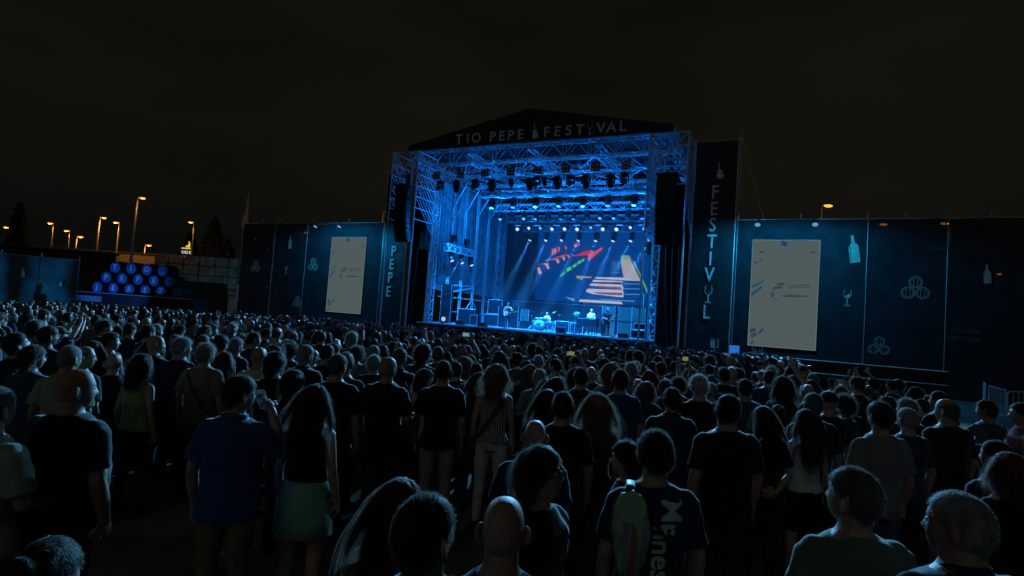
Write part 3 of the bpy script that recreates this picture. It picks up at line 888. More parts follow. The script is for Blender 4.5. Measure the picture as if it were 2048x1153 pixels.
for s_, x, z, sz in (('TIO PEPE', 23.5, 3.1, 0.3), ('FESTIVAL', 23.5, 2.72, 0.34), ('TIO PEPE', 22.3, 7.32, 0.17), ('FESTIVAL', 22.3, 7.12, 0.19)):
    o = text_mb(s_, sz).build('lettering', M_faint, wr_); o.location = (x, -0.06, z)

def tall_banner(label, u0, u1, z0, z1, letters):
    t = sthing('tall_banner', label, 'banner', 0, 0, 0, 0, 'tall vertical banners flanking the stage')
    b = MB(); nx, nz_ = 10, 60
    V = []
    for j in range(nz_ + 1):
        for k in range(nx + 1):
            x, z = u0 + (u1 - u0) * k / nx, z0 + (z1 - z0) * j / nz_
            y = -0.22 + 0.05 * noise.noise(Vector((x * 0.8, z * 0.5, u0))) + 0.035 * noise.noise(Vector((x * 1.6 + z * 0.9, z * 1.3, 1)))
            V.append((x, y, z))
    b.add(V, [(j * (nx + 1) + k, j * (nx + 1) + k + 1, (j + 1) * (nx + 1) + k + 1, (j + 1) * (nx + 1) + k) for j in range(nz_) for k in range(nx)])
    b.build('fabric', M_banner, t, True)
    for u in (u0 - 0.06, u1 + 0.06):
        bar(t, 'edge_post', (u, -0.15, GZ), (u, -0.15, z1 + 0.15), 0.035, M_galv)
    bar(t, 'top_bar', (u0 - 0.06, -0.15, z1 + 0.03), (u1 + 0.06, -0.15, z1 + 0.03), 0.03, M_galv)
    for ch, x, z in letters:
        o = text_mb(ch, 1.12, bold=0.012, depth=0.012).build('letter', M_print, t)
        o.location = (x, -0.31, z); o.scale = (0.8, 1, 1)
    return t
tall_banner('tall dark vertical banner reading PEPE left of the stage', -12.0, -10.0, GZ, 12.4, [('P', -10.9, 6.45), ('E', -10.98, 5.46), ('P', -11.02, 4.46), ('E', -11.08, 3.42)])
fb = tall_banner('tall dark vertical banner reading FESTIVAL with a wine glass right of the stage', 10.5, 12.75, GZ, 13.3,
                 [('F', 11.64, 10.24), ('E', 11.63, 9.27), ('S', 11.6, 8.33), ('T', 11.62, 7.36), ('I', 11.59, 6.37), ('V', 11.58, 5.45), ('L', 11.53, 3.29)])
glass_icon(fb, 11.58, -0.31, 4.35, 1.0, M_print, M_red)
guitar_icon(fb, 11.85, -0.31, 11.4, 1.2, M_print)
bar(fb, 'stay_pole', (12.9, 0.3, GZ), (12.9, 0.3, 14.0), 0.03, M_galv)
bar(fb, 'stay_wire', (12.9, 0.3, 13.6), (14.3, 0.6, 8.7), 0.02, M_galv)
# small notice and blue monitor by the foot of the right banner
t = sthing('notice_board', 'small lit notice on a post at the foot of the FESTIVAL banner', 'sign', 12.15, -1.2)
bar(t, 'post', (0, 0, GZ), (0, 0, 1.4), 0.03, M_galv)
b = MB(); b.box((0, -0.03, 1.6), (0.42, 0.03, 0.52)); b.build('panel', M_white, t)
b = MB(); b.box((0.1, -0.05, 1.6), (0.14, 0.012, 0.4)); b.box((0, -0.05, 1.83), (0.38, 0.013, 0.05)); b.build('red_stripe', mat('notice_red', (0.35, 0.04, 0.04)), t)
t = sthing('floor_monitor', 'glowing blue monitor on a black case below right video screen', 'monitor', 13.3, -1.4)
b = MB(); b.box((0.25, 0, 0.35), (1.2, 0.6, 1.3)); b.build('case', M_case, t)
b = MB(); b.box((-0.08, -0.32, 1.3), (0.5, 0.04, 0.55)); b.build('screen', emat('monitor_blue', (0.02, 0.16, 0.62), 0.9), t)
b = MB(); b.box((-0.08, -0.285, 1.3), (0.56, 0.03, 0.62)); b.build('bezel', M_black, t)

# ================================================================ BACKLINE
def cab4(label, u, d, z, w=0.76, h=0.78, dp=0.4, rz=0.0, group='speaker cabinets on stage', m=None, cones=True):
    t = sthing('speaker_cabinet', label, 'speaker cabinet', u, d, z, rz, group)
    b = MB(); b.box((0, 0, h / 2), (w, dp, h)); b.build('box', m or M_speaker, t)
    b = MB(); b.box((0, -dp / 2 - 0.006, h / 2), (w * 0.92, 0.012, h * 0.92)); f = b.build('front', M_tolex if 'tan' in label else M_grille, t)
    if cones:
        for x in (-0.25, 0.25):
            for zz in (0.27, 0.73):
                b = MB(); b.ring((x * w, h * zz), w * 0.16, w * 0.2, -dp / 2 - 0.02, -dp / 2 - 0.013, 16)
                b.build('cone_ring', M_case, f)
    for x in (-w / 2, w / 2):
        bar(t, 'corner_strip', (x, -dp / 2, 0), (x, -dp / 2, h), 0.015, M_galv)
def flight_case(label, u, d, z, w, h, dp, rz=0.0, open_=True, name='flight_case'):
    t = sthing(name, label, 'flight case', u, d, z, rz, 'flight cases and racks on stage')
    b = MB(); b.box((0, 0.02, h / 2), (w * 0.96, dp, h * 0.96)); b.build('body', M_case, t)
    for x in (-w / 2, w / 2):
        for zz in (0, 1):
            pass
        bar(t, 'edge_trim', (x, -dp / 2, 0.02), (x, -dp / 2, h), 0.022, M_galv)
    bar(t, 'edge_trim', (-w / 2, -dp / 2, h), (w / 2, -dp / 2, h), 0.022, M_galv)
    bar(t, 'edge_trim', (-w / 2, -dp / 2, 0.03), (w / 2, -dp / 2, 0.03), 0.022, M_galv)
    if open_:
        k = max(2, int(h / 0.2))
        for i in range(k):
            b = MB(); b.box((0, -dp / 2 - 0.012, h * (i + 0.5) / k), (w * 0.8, 0.03, h / k * 0.75))
            b.build('rack_unit', mat('rack_face', (0.07, 0.07, 0.08), rough=0.4, metal=0.4, var=0.6, vscale=25), t)
# left speaker stack at the post, drive racks, bass rig
for k, (z, h) in enumerate(((DECK, 0.95), (DECK + 0.96, 0.95), (DECK + 1.92, 0.95))):
    cab4(f'tall black side-fill box at the left stage post, {("lowest", "middle", "topmost")[k]} of its stack', -7.1, 1.6, z, 0.75, h, 0.7, R(20), 'left side-fill stack', cones=False, m=M_speaker)
t = sthing('round_lamp', 'small oval glowing lamp standing before the left side-fill stack', 'lamp', -6.75, 0.75, DECK)
b = MB(); b.lathe([(0.1, -0.03), (0.16, -0.04), (0.16, 0.02)], 16, axis='Y', c=(0, 0, 0.3)); b.build('rim', emat('round_lamp_rim', (0.5, 0.75, 1.0), 0.8), t, True)
b = MB(); b.box((0, 0.02, 0.07), (0.2, 0.15, 0.14)); b.build('foot', M_black, t)
flight_case('open rack case left of the stage beside the side-fill stack', -5.6, 2.4, DECK, 1.4, 1.15, 0.8)
flight_case('low rack case in front of the monitor rack at left', -4.9, 2.2, DECK, 0.6, 0.75, 0.6)
flight_case('upright case with a green light at the left of the guitarist', -4.2, 4.2, DECK + 0.9, 1.3, 1.1, 0.6, R(-8), False)
flight_case('wide low case under the upright case at stage left', -4.3, 4.2, DECK, 1.6, 0.88, 0.7, 0, True)
flight_case('case on the floor below the scaffold', -6.4, 4.2, DECK, 1.0, 0.9, 0.7)
k = 0
for u in (-3.25, -2.42):
    for z in (0, 0.79):
        cab4(f'blue-lit guitar cabinet behind the guitarist, {("lower left", "upper left", "lower right", "upper right")[k]}', u, 3.6, DECK + z, 0.8, 0.78, 0.42, 0, 'guitar cabinets behind the guitarist', cones=not (k == 0)); k += 1
cab4('tall cabinet standing right of the guitarist', -1.5, 3.6, DECK + 0.55, 0.62, 0.9, 0.4, 0, m=M_speaker)
cab4('cloth-covered box under the tall cabinet right of the guitarist', -1.45, 3.6, DECK, 0.85, 0.54, 0.5, 0, cones=False, m=M_speaker)
# right rig: orange-fronted cabinets
k = 0
for u in (5.05, 6.15, 7.05):
    for z in (0, 1.02):
        cab4(f'tan-fronted bass cabinet behind the bassist, {("lower", "upper")[int(z > 0)]}, {("leftmost column", "middle column", "rightmost column")[k // 2]}', u, 2.6, DECK + z, 0.86, 1.0, 0.45, 0, 'bass cabinets behind the bassist', m=M_speaker, cones=False); k += 1
flight_case('small amplifier case at the right front of the stage', 7.5, 0.75, DECK, 0.85, 0.55, 0.5, 0, False)
flight_case('stacked case on the right front amplifier case', 7.55, 0.85, DECK + 0.56, 0.7, 0.4, 0.45, 0, False)
for k in range(3):
    cab4(f'dark side-fill box at the right stage post, {("lowest", "middle", "topmost")[k]} of its stack', 7.55, 3.9, DECK + 1.0 * k, 0.9, 0.98, 0.7, R(-15), 'right side-fill stack', cones=False)
flight_case('rack case between the drum kit and the keyboards', 1.7, 3.0, DECK, 1.0, 0.75, 0.6)
flight_case('second rack case left of the keyboards', 2.7, 3.2, DECK, 0.9, 0.7, 0.6)
# back panels under the video wall
bp = sthing('back_panel', 'dark low panels standing under the big video wall', 'panel', 0, 11.6)
for i in range(6):
    b = MB(); b.box((-7.3 + 2.5 * (i + 0.5), 0, DECK + 1.1), (2.47, 0.08, 2.2)); b.build('panel', M_blackcloth, bp)
bar(bp, 'top_rail', (-7.3, 0, DECK + 2.23), (7.7, 0, DECK + 2.23), 0.03, M_galv)

# drum kit
kit = sthing('drum_kit', 'drum kit with round blue bass drum head and tilted cymbals', 'drum kit', 0.1, 2.9, DECK)
b = MB(); b.lathe([(0.36, -0.24), (0.37, -0.23), (0.37, 0.23), (0.36, 0.24)], 24, axis='Y', c=(0, -0.35, 0.38)); bd = b.build('bass_drum', M_drum, kit, True)
b = MB(); b.lathe([(0.345, -0.25), (0.34, -0.256)], 24, axis='Y', c=(0, -0.35, 0.38)); b.build('drum_head', mat('drum_skin', (0.7, 0.82, 0.9), rough=0.4, var=0.1), bd, True)
for s_, z in (('DEEP', 0.46), ('PURPLE', 0.28)):
    o = text_mb(s_, 0.19, bold=0.006, depth=0.006).build('lettering', mat('drum_ink', (0.03, 0.05, 0.12)), bd); o.location = (0, -0.613, z)
for x, y, z, r, h in ((-0.28, -0.3, 0.78, 0.15, 0.2), (0.05, -0.32, 0.8, 0.16, 0.22), (0.62, 0.0, 0.5, 0.22, 0.42), (0.95, 0.2, 0.48, 0.24, 0.46), (-0.55, 0.05, 0.62, 0.18, 0.16), (0.35, -0.25, 0.8, 0.17, 0.24)):
    b = MB(); b.lathe([(r * 0.98, h / 2), (r, h / 2 - 0.015), (r, -h / 2), (r * 0.97, -h / 2 - 0.004)], 18, c=(x, y, z), rot=rotmat('X', R(14))); b.build('drum', M_drum, kit, True)
    for q in range(3):
        a = q * 2.09 + 0.4
        bar(kit, 'drum_leg', (x + 0.9 * r * math.cos(a), y + 0.9 * r * math.sin(a), z - h / 2), (x + 1.1 * r * math.cos(a), y + 1.1 * r * math.sin(a), 0.0), 0.012, M_galv)
for x, y, z, r, tx, ty in ((-0.75, 0.0, 1.28, 0.28, 8, 4), (-0.1, 0.1, 1.2, 0.25, 4, -4), (0.85, -0.05, 1.3, 0.3, -28, -30), (-0.95, 0.25, 0.98, 0.2, 0, 0), (1.15, 0.3, 1.15, 0.24, -15, -20)):
    rt = rotmat('X', R(-tx)) @ rotmat('Y', R(ty))
    b = MB(); b.lathe([(r, 0.0), (r * 0.3, 0.025), (r * 0.25, 0.05), (0.02, 0.06), (0.02, 0.05), (r * 0.3, 0.018), (r, -0.004)], 22, c=(x, y, z), rot=rt); b.build('cymbal', M_brass, kit, True)
    bar(kit, 'cymbal_stand', (x, y, z), (x, y + 0.03, 0.3), 0.013, M_galv)
    for q in range(3):
        a = q * 2.09
        bar(kit, 'stand_foot', (x, y + 0.03, 0.35), (x + 0.25 * math.cos(a), y + 0.25 * math.sin(a), 0.0), 0.011, M_galv)
b = MB(); b.lathe([(0.17, 0.5), (0.17, 0.56)], 16, c=(0.15, 0.55, 0)); b.path([(0.15, 0.55, 0), (0.15, 0.55, 0.5)], 0.03, 8); b.build('stool', M_black, kit)

# keyboards
kb = sthing('keyboard_organ', 'dark organ with keyboards and a wooden side before the keyboardist', 'keyboard', 3.75, 2.0, DECK)
b = MB(); b.box((0, 0, 0.78), (1.35, 0.6, 0.5)); b.build('console', M_case, kb)
b = MB(); b.box((0, 0.05, 1.07), (1.45, 0.5, 0.08)); b.build('upper_keyboard', M_black, kb)
for x in (-0.6, 0.6):
    for y in (-0.22, 0.22):
        bar(kb, 'leg', (x, y, 0), (x, y, 0.55), 0.03, M_case)
b = MB(); b.box((-0.85, -0.1, 1.25), (0.5, 0.12, 0.1), rot=rotmat('Y', R(18))); b.build('wooden_synthesizer', M_wood, kb)
b = MB(); b.ell((-0.8, 0.05, 1.34), (0.22, 0.12, 0.12)); b.build('bundle', mat('bundle_cloth', (0.2, 0.4, 0.45)), kb, True)
b = MB()
for i in range(22):
    b.box((-0.6 + 0.057 * i, -0.26, 1.045), (0.05, 0.12, 0.02))
b.build('keys', M_white, kb)
b = MB(); b.box((0.95, 0.1, 0.95), (0.5, 0.4, 0.06)); b.build('side_shelf', M_black, kb); bar(kb, 'leg', (0.95, 0.1, 0), (0.95, 0.1, 0.92), 0.03, M_case)
for i, (u, d) in enumerate(((6.6, 0.6), (2.5, 0.5), (-3.4, 0.6), (-5.2, 0.6))):
    t = sthing('floor_wedge', f'black monitor wedge on the front of the stage, {ordn[i]} of four', 'monitor', u, d, DECK, 0, 'monitor wedges along the stage front')
    b = MB(); b.add([(-0.3, -0.2, 0), (0.3, -0.2, 0), (0.3, 0.2, 0), (-0.3, 0.2, 0), (-0.3, -0.2, 0.28), (0.3, -0.2, 0.28), (0.3, 0.18, 0.06), (-0.3, 0.18, 0.06)], [(0, 3, 2, 1), (4, 5, 6, 7), (0, 1, 5, 4), (2, 3, 7, 6), (1, 2, 6, 5), (0, 4, 7, 3)])
    b.build('box', M_speaker, t)
    b = MB(); b.box((0, -0.01, 0.185), (0.5, 0.34, 0.012), rot=rotmat('X', R(-30))); b.build('grille', M_grille, t)
for i, (u, d) in enumerate(((-1.6, 0.5), (5.9, 0.6), (3.1, 1.3))):
    t = sthing('microphone_stand', ['microphone stand before the guitarist', 'microphone stand right of the bassist', 'microphone stand by the keyboards'][i], 'microphone stand', u, d, DECK, 0, 'microphone stands')
    bar(t, 'pole', (0, 0, 0), (0, 0, 1.5), 0.012, M_galv)
    b = MB(); b.lathe([(0.16, 0.0), (0.15, 0.03), (0.02, 0.04)], 14); b.build('base', M_black, t, True)
    b = MB(); b.ell((0, -0.06, 1.54), (0.025, 0.06, 0.025)); b.build('microphone', M_black, t, True)

# ================================================================ BEHIND AND BESIDE: lamps, barrels, walls, trees
M_sodium = mat('sodium_lamp', (0.5, 0.4, 0.3), emit=(1.0, 0.30, 0.04), es=2.2)
M_pole = mat('lamp_pole', (0.2, 0.19, 0.17), rough=0.5, metal=0.2)
LAMPS = [(-32.0, 47.6, 10.0, 1, 'tall street lamp directly above the barrel stack', 60), (-46.5, 63.3, 10, 1, 'street lamp left of the pair above the barrel stack', 260), (-46.0, 65.8, 9.85, -1, 'street lamp with its pole ending behind the top barrels', 320),
         (-59.6, 73.2, 10, -1, 'street lamp at the left with its arm towards the dark shed', 240), (-64.3, 82, 10, -1, 'smaller street lamp right of the one over the dark shed', 240), (-69.8, 90.5, 10, 1, 'low far street lamp between shed and barrel stack', 240),
         (-74.1, 83.2, 10, -1, 'leftmost street lamp at the picture edge over the dark shed', 240), (-35.0, 61.7, 10, -1, 'street lamp above the small neon sign', 120), (-63.6, 97.8, 10, 1, 'small far street lamp just over the barrel stack', 240),
         (-54.1, 105.8, 10, 1, 'small far street lamp above the panelled wall', 240), (17.5, 32.6, 10, 1, 'street lamp rising behind the right mesh wall near the right screen', 8), (-10.9, 45.9, 10, 1, 'street lamp rising behind the left mesh wall beside the stage', 10),
         (23.4, 36.7, 10, 1, 'street lamp glowing through the top of the right mesh wall', 8), (27.0, 35.1, 10, -1, 'street lamp glowing through the right mesh wall, farther right', 8), (15.1, 41.0, 10, 1, 'street lamp glowing through the FESTIVAL banner side', 8),
         (47.5, 55.9, 9.9, 1, 'far street lamp seen through the mesh wall beside a printed bottle', 15), (-22.7, 60.2, 9.6, 1, 'street lamp glowing through the left mesh wall', 12)]
ME_lh = mesh_of(lambda b: (b.box((0.35, 0, 0.03), (0.62, 0.2, 0.08)), b.path([(0, 0, -0.02), (0.1, 0, 0.0)], 0.06, 8)), 'lamp_housing', [M_pole], False)
ME_lg = mesh_of(lambda b: b.ell((0.42, 0, -0.04), (0.25, 0.13, 0.09)), 'lamp_glass', [M_sodium])
ME_lp = mesh_of(lambda b: b.path([(0, 0, 0), (0, 0, 5), (0, 0, 10)], [0.13, 0.1, 0.07], 8), 'pole', [M_pole])
for x, y, z, s, lab, en in LAMPS:
    t = thing('street_lamp', lab, 'street lamp', (x, y, z - 10.0), 0.0 if s > 0 else math.pi, 'sodium street lamps round the site')
    k = y / 60.0
    obj('pole', ME_lp, t)
    h = obj('lamp_housing', ME_lh, t); h.location = (0, 0, 10.0); h.scale = (max(1, k),) * 3
    g = obj('lamp_glass', ME_lg, h)
    point(t, 'light', (0.5, 0, 9.45), en, (1.0, 0.40, 0.08), 0.3)

# barrel stack with painted heads
M_barrelhead = mat('barrel_head_blue', (0.05, 0.17, 0.36), rough=0.6, var=0.3, vscale=4)
M_barrelside = mat('barrel_stave', (0.02, 0.018, 0.018), rough=0.7, var=0.4)
M_letter = mat('barrel_letter', (0.75, 0.85, 0.9), rough=0.6)
ME_bs = mesh_of(lambda b: b.lathe([(0.385, 0), (0.4, 0.005), (0.45, 0.35), (0.47, 0.6), (0.45, 0.85), (0.4, 1.2), (0.38, 1.2)], 22, axis='Y'), 'staves', [M_barrelside])
ME_bh = mesh_of(lambda b: b.lathe([(0.385, -0.006), (0.38, -0.015), (0.2, -0.016)], 22, axis='Y'), 'barrel_head', [M_barrelhead])
def hoop(b):
    for h, r in ((0.06, 0.41), (0.3, 0.45), (0.9, 0.45), (1.14, 0.41)):
        b.lathe([(r + 0.006, h - 0.03), (r + 0.008, h + 0.03)], 22, axis='Y')
ME_hoop = mesh_of(hoop, 'hoops', [M_black])
bar_rz = R(6)
rows = [(2.25, -29.05, ['J', 'E', 'R', 'E', 'Z', None]), (2.98, -28.5, ['P', 'E', 'P', 'E', None]), (3.71, -27.95, ['T', 'I', 'O', ''])]
rown = ['bottom row', 'middle row', 'top row']
for ri, (z, x0, ls) in enumerate(rows):
    for ci, ch in enumerate(ls):
        nm = f'lettered {ch}' if ch else ('with a small mark' if ch == '' else 'in shadow')
        t = thing('wine_barrel', f'wine barrel {nm}, {ordn[ci]} from left, {rown[ri]} of the stack', 'barrel', (x0 + 1.06 * ci, 40.0 + 0.1 * ci, z), -bar_rz, 'stacked wine barrels spelling TIO PEPE JEREZ')
        obj('staves', ME_bs, t); obj('hoops', ME_hoop, t)
        h = obj('barrel_head', ME_bh, t)
        if ch:
            text_mb(ch, 0.5, bold=0.014, depth=0.008).build('letter', M_letter, h).location = (0, -0.03, 0)
        elif ch == '':
            b = MB(); b.plate([(-0.05, -0.2), (0.06, -0.2), (0.03, -0.08)], -0.03, -0.02); b.build('painted_mark', M_letter, h)
t = thing('barrel_platform', 'long dark platform carrying the stack of lettered barrels', 'platform', (-26.5, 40.6, 0), -bar_rz)
b = MB(); b.box((0, 0.0, 0.75), (9.5, 1.6, 2.15)); b.build('base', M_black, t)
bar(t, 'edge_rail', (-4.75, -0.82, 1.85), (4.75, -0.82, 1.85), 0.03, M_galv)
b = MB(); b.box((-3.2, -0.83, 1.4), (2.2, 0.04, 0.4)); b.build('sign_strip', mat('sign_strip', (0.2, 0.3, 0.35), rough=0.6), t)
t = thing('barrel_flood', 'small blue flood lamp on the ground before the barrel stack', 'flood lamp', (-28.0, 34.0, -0.3))
b = MB(); b.box((0, 0, 0.2), (0.5, 0.3, 0.3)); b.build('housing', M_black, t)
b = MB(); b.box((0, 0.155, 0.22), (0.42, 0.02, 0.22)); b.build('lens', L_blue, t)
spot(t, 'flood', (0, 0.25, 0.3), (0.2, 6.0, 3.0), 950, (0.03, 0.22, 1.0), 58, 0.5, 0.1)

# printed fence at far left, blue lit
M_fence = mat('fence_banner', (0.10, 0.12, 0.15), rough=0.8, var=0.5, vscale=0.9, bump=0.6, bscale=2)
fx0, fy0, fx1, fy1 = -27.3, 28.0, -22.9, 30.0
fdir = Vector((fx1 - fx0, fy1 - fy0, 0)); fl = fdir.length; frz = math.atan2(fdir.y, fdir.x)
t = thing('printed_fence', 'blue-lit fence hung with printed banner at the far left', 'fence', (fx0, fy0, 0), frz)
for i in range(3):
    b = MB(); a, c = fl * i / 3, fl * (i + 1) / 3 - 0.03
    V = []
    for j in range(11):
        for k in range(11):
            x, z = a + (c - a) * k / 10, GZ + (3.6 - GZ) * j / 10
            V.append((x, 0.06 * noise.noise(Vector((x * 1.1, z * 0.8, i))) + 0.02 * math.sin(x * 6 + z * 3), z))
    b.add(V, [(j * 11 + k, j * 11 + k + 1, (j + 1) * 11 + k + 1, (j + 1) * 11 + k) for j in range(10) for k in range(10)])
    b.build('banner_panel', M_fence, t, True)
    bar(t, 'post', (a, 0.1, GZ), (a, 0.1, 3.8), 0.03, M_galv)
bar(t, 'post', (fl, 0.1, GZ), (fl, 0.1, 3.8), 0.03, M_galv); bar(t, 'top_rail', (0, 0.1, 3.6), (fl, 0.1, 3.6), 0.025, M_galv)
bottle_icon(t, 2.6, 2.75, 0.5, M_print, -8, -0.12); bottle_icon(t, 4.2, 2.3, 0.3, M_print, 3, -0.12)
barrels_icon(t, 3.4, 2.15, 0.14, M_tanprint)
t2 = thing('fence_flood', 'small blue flood lamp lighting the printed fence at left', 'flood lamp', (-24.0, 25.5, -0.25))
b = MB(); b.box((0, 0, 0.2), (0.5, 0.3, 0.3)); b.build('housing', M_black, t2)
b = MB(); b.box((0, 0.155, 0.22), (0.42, 0.02, 0.22)); b.build('lens', L_blue, t2)
spot(t2, 'flood', (0, 0.25, 0.3), (-0.6, 3.0, 2.2), 330, (0.0, 0.42, 1.0), 100, 0.6, 0.1)

# dark shed, pale hall, panelled wall
def block(name, label, cat, c, size, m, rz=0.0):
    t = thing(name, label, cat, c, rz)
    return t
t = thing('dark_shed', 'dark flat-roofed shed behind the printed fence', 'building', (-41.5, 46.0, 0), R(4))
b = MB(); b.box((0, 3, 2.4), (13.5, 1.2, 5.4)); b.build('wall', mat('shed_wall', (0.03, 0.03, 0.03), rough=0.9), t)
b = MB(); b.box((0, 3, 5.18), (13.9, 1.5, 0.15)); b.build('roof', mat('shed_roof', (0.04, 0.04, 0.04), rough=0.8), t)
M_hall = mat('hall_render', (0.42, 0.36, 0.27), rough=0.9, var=0.3, vscale=0.5, bump=0.3, bscale=3)
t = thing('long_hall', 'long pale low hall lit orange by street lamps behind the barrels', 'building', (-46.0, 72.0, 0), R(-2))
b = MB(); b.box((0, 3, 3.2), (34, 6, 7.0)); b.build('wall', M_hall, t)
b = MB(); b.box((0, 3, 6.8), (34.6, 6.6, 0.2)); b.build('roof_edge', mat('hall_roof', (0.12, 0.11, 0.1), rough=0.8), t)
for i in range(7):
    b = MB(); b.box((-16.5 + i * 0.75, -0.04, 6.2), (0.5, 0.08, 0.35)); b.build('window', M_black, t)
t = thing('panelled_wall', 'wall of stacked pale rectangular panels behind barrels', 'wall', (-27.8, 50.0, 0), R(0))
b = MB(); b.box((0, 0.25, 2.5), (7.6, 0.3, 5.6)); b.build('backing', M_black, t)
M_pan = mat('stained_panel', (0.30, 0.27, 0.20), rough=0.9, var=0.55, vscale=1.6, bump=0.4, bscale=6)
xs = [-3.7, -2.55, -1.2, 0.2, 1.6, 2.75, 3.7]
zs = [3.3, 3.9, 4.75, 5.6]
for i in range(6):
    for j in range(3):
        b = MB(); b.box(((xs[i] + xs[i + 1]) / 2, 0.06, (zs[j] + zs[j + 1]) / 2), (xs[i + 1] - xs[i] - 0.1, 0.1, zs[j + 1] - zs[j] - 0.07))
        b.build('panel', M_pan, t)
# neon sign
t = thing('neon_sign', 'small neon sign with yellow, white and red lines under a street lamp', 'sign', (-34.0, 59.0, -0.1))
bar(t, 'pole', (0, 0.1, 0), (0, 0.1, 7.4), 0.08, M_pole)
b = MB(); b.plate([(-0.2, 7.15), (0.25, 7.05), (0.3, 7.5), (0.1, 7.75), (0.18, 7.45), (0.0, 7.3)], -0.05, 0.05); b.box((-0.1, 0, 6.98), (0.9, 0.1, 0.12)); b.build('yellow_tubes', emat('neon_yellow', (0.9, 0.65, 0.08), 0.8), t)
for k, x in enumerate((-0.35, 0.0, 0.35)):
    text_mb('ODE'[k], 0.42, bold=0.01, depth=0.06).build('letter', emat('neon_white', (0.8, 0.8, 0.75), 0.6), t).location = (x, -0.03, 6.55)
b = MB(); b.box((-0.1, 0, 6.13), (0.7, 0.1, 0.14)); b.build('red_tubes', emat('neon_red', (0.9, 0.12, 0.04), 0.7), t)
# feather flag behind the left wall
t = thing('feather_flag', 'pale feather flag rising above the end of the left mesh wall', 'flag', (-24.6, 52.0, 0))
bar(t, 'pole', (0, 0, 0), (0, 0, 12.3), 0.04, M_pole)
b = MB()
V = []
for j in range(13):
    s = j / 12; z = 8.6 + 3.6 * s; w = 0.75 * (1 - s) ** 0.5 * (0.85 + 0.15 * math.sin(s * 9))
    V += [(-0.05 - 0.1 * s, 0, z), (-0.05 - w * 0.5, 0.06 * math.sin(s * 7), z), (0.05 - w, 0.03 * math.cos(s * 6), z)]
b.add(V, [(j * 3 + k, j * 3 + k + 1, (j + 1) * 3 + k + 1, (j + 1) * 3 + k) for j in range(12) for k in range(2)])
b.build('cloth', mat('flag_cloth', (0.6, 0.48, 0.36), rough=0.8, trans=0.0), t, True)
# roll banner seen from behind
t = thing('fabric_sign', 'sagging white fabric sign with reversed red lettering on a pole', 'sign', (-15.85, 33.0, 0), R(-8))
bar(t, 'pole', (0.0, 0, GZ), (0.0, 0, 3.0), 0.04, M_white)
bar(t, 'top_rod', (-0.7, 0, 2.95), (0.0, 0, 2.95), 0.02, M_white)
b = MB(); V = []
for j in range(15):
    s = j / 14; z = 2.94 - 1.9 * s
    for k in range(9):
        q = k / 8
        w = 0.66 - (0.12 * math.sin(s * 3.1) + (0.45 * max(0, s - 0.75)))
        x = -0.03 - q * w + (0.1 * max(0, s - 0.55)) * math.sin(q * 9)
        x -= 0.35 * max(0, s - 0.6) * (1 - q) * 1.2
        V.append((x, 0.1 * math.sin(q * 5 + s * 4) * s, z))
b.add(V, [(j * 9 + k, j * 9 + k + 1, (j + 1) * 9 + k + 1, (j + 1) * 9 + k) for j in range(14) for k in range(8)])
b.build('fabric', mat('sign_fabric', (0.62, 0.63, 0.6), rough=0.85, var=0.2), t, True)
for s_, z in (('FRONT', 2.62), ('STAGE', 2.3)):
    o = text_mb(s_, 0.24, bold=0.006, depth=0.006).build('lettering', mat('sign_red', (0.4, 0.06, 0.06)), t)
    o.location = (-0.36, -0.05, z); o.scale = (-0.75, 1, 1)

# cypress and dark trees
def tree(label, x, y, h, w, seed):
    rnd = random.Random(seed)
    t = thing('cypress_tree', label, 'tree', (x, y, 0), 0, 'dark trees behind the site')
    b = MB(); b.path([(0, 0, 0), (0.05, 0, h * 0.4), (0, 0.05, h * 0.92)], [0.22, 0.14, 0.03], 7)
    for k in range(9):
        a = rnd.uniform(0, 6.28); z = h * rnd.uniform(0.15, 0.8)
        b.path([(0, 0, z), (w * 0.6 * math.cos(a), w * 0.6 * math.sin(a), z + h * 0.12)], [0.05, 0.015], 5)
    b.build('trunk', mat('bark', (0.08, 0.06, 0.045), rough=0.9), t, True)
    n = 2600
    V, F = [], []
    for i in range(n):
        s = rnd.random(); z = h * (0.08 + 0.92 * s)
        r = w * (math.sin(math.pi * min(1, 0.12 + 0.88 * s) ** 0.8) ** 0.7) * (0.55 + 0.45 * rnd.random()) * (0.8 + 0.3 * noise.noise(Vector((s * 9, seed, 0))))
        a = rnd.uniform(0, 6.28)
        c = np.array((r * math.cos(a), r * math.sin(a), z))
        d = np.array([rnd.gauss(0, 1) for _ in range(3)]); d[2] = abs(d[2]) + 1; d /= np.linalg.norm(d)
        e2 = np.cross(d, [rnd.gauss(0, 1) for _ in range(3)]); e2 /= np.linalg.norm(e2) + 1e-6
        L = rnd.uniform(0.25, 0.55); k = len(V)
        V += [c - e2 * 0.09, c + e2 * 0.09, c + d * L]
        F.append((k, k + 1, k + 2))
    b = MB(); b.add(V, F); b.build('crown', mat('cypress_leaf', (0.012, 0.018, 0.009), rough=0.8, var=0.5), t)
tree('slim dark cypress behind the shed at far left', -52.6, 60, 10.4, 1.3, 3)
tree('broad dark tree right of the neon sign', -37.2, 70, 11.6, 2.4, 5)
tree('dark tree behind the neon sign', -41.2, 72, 9.8, 2.0, 7)
tree('dark tree at the end of the left mesh wall', -33.4, 66, 8.6, 1.8, 9)

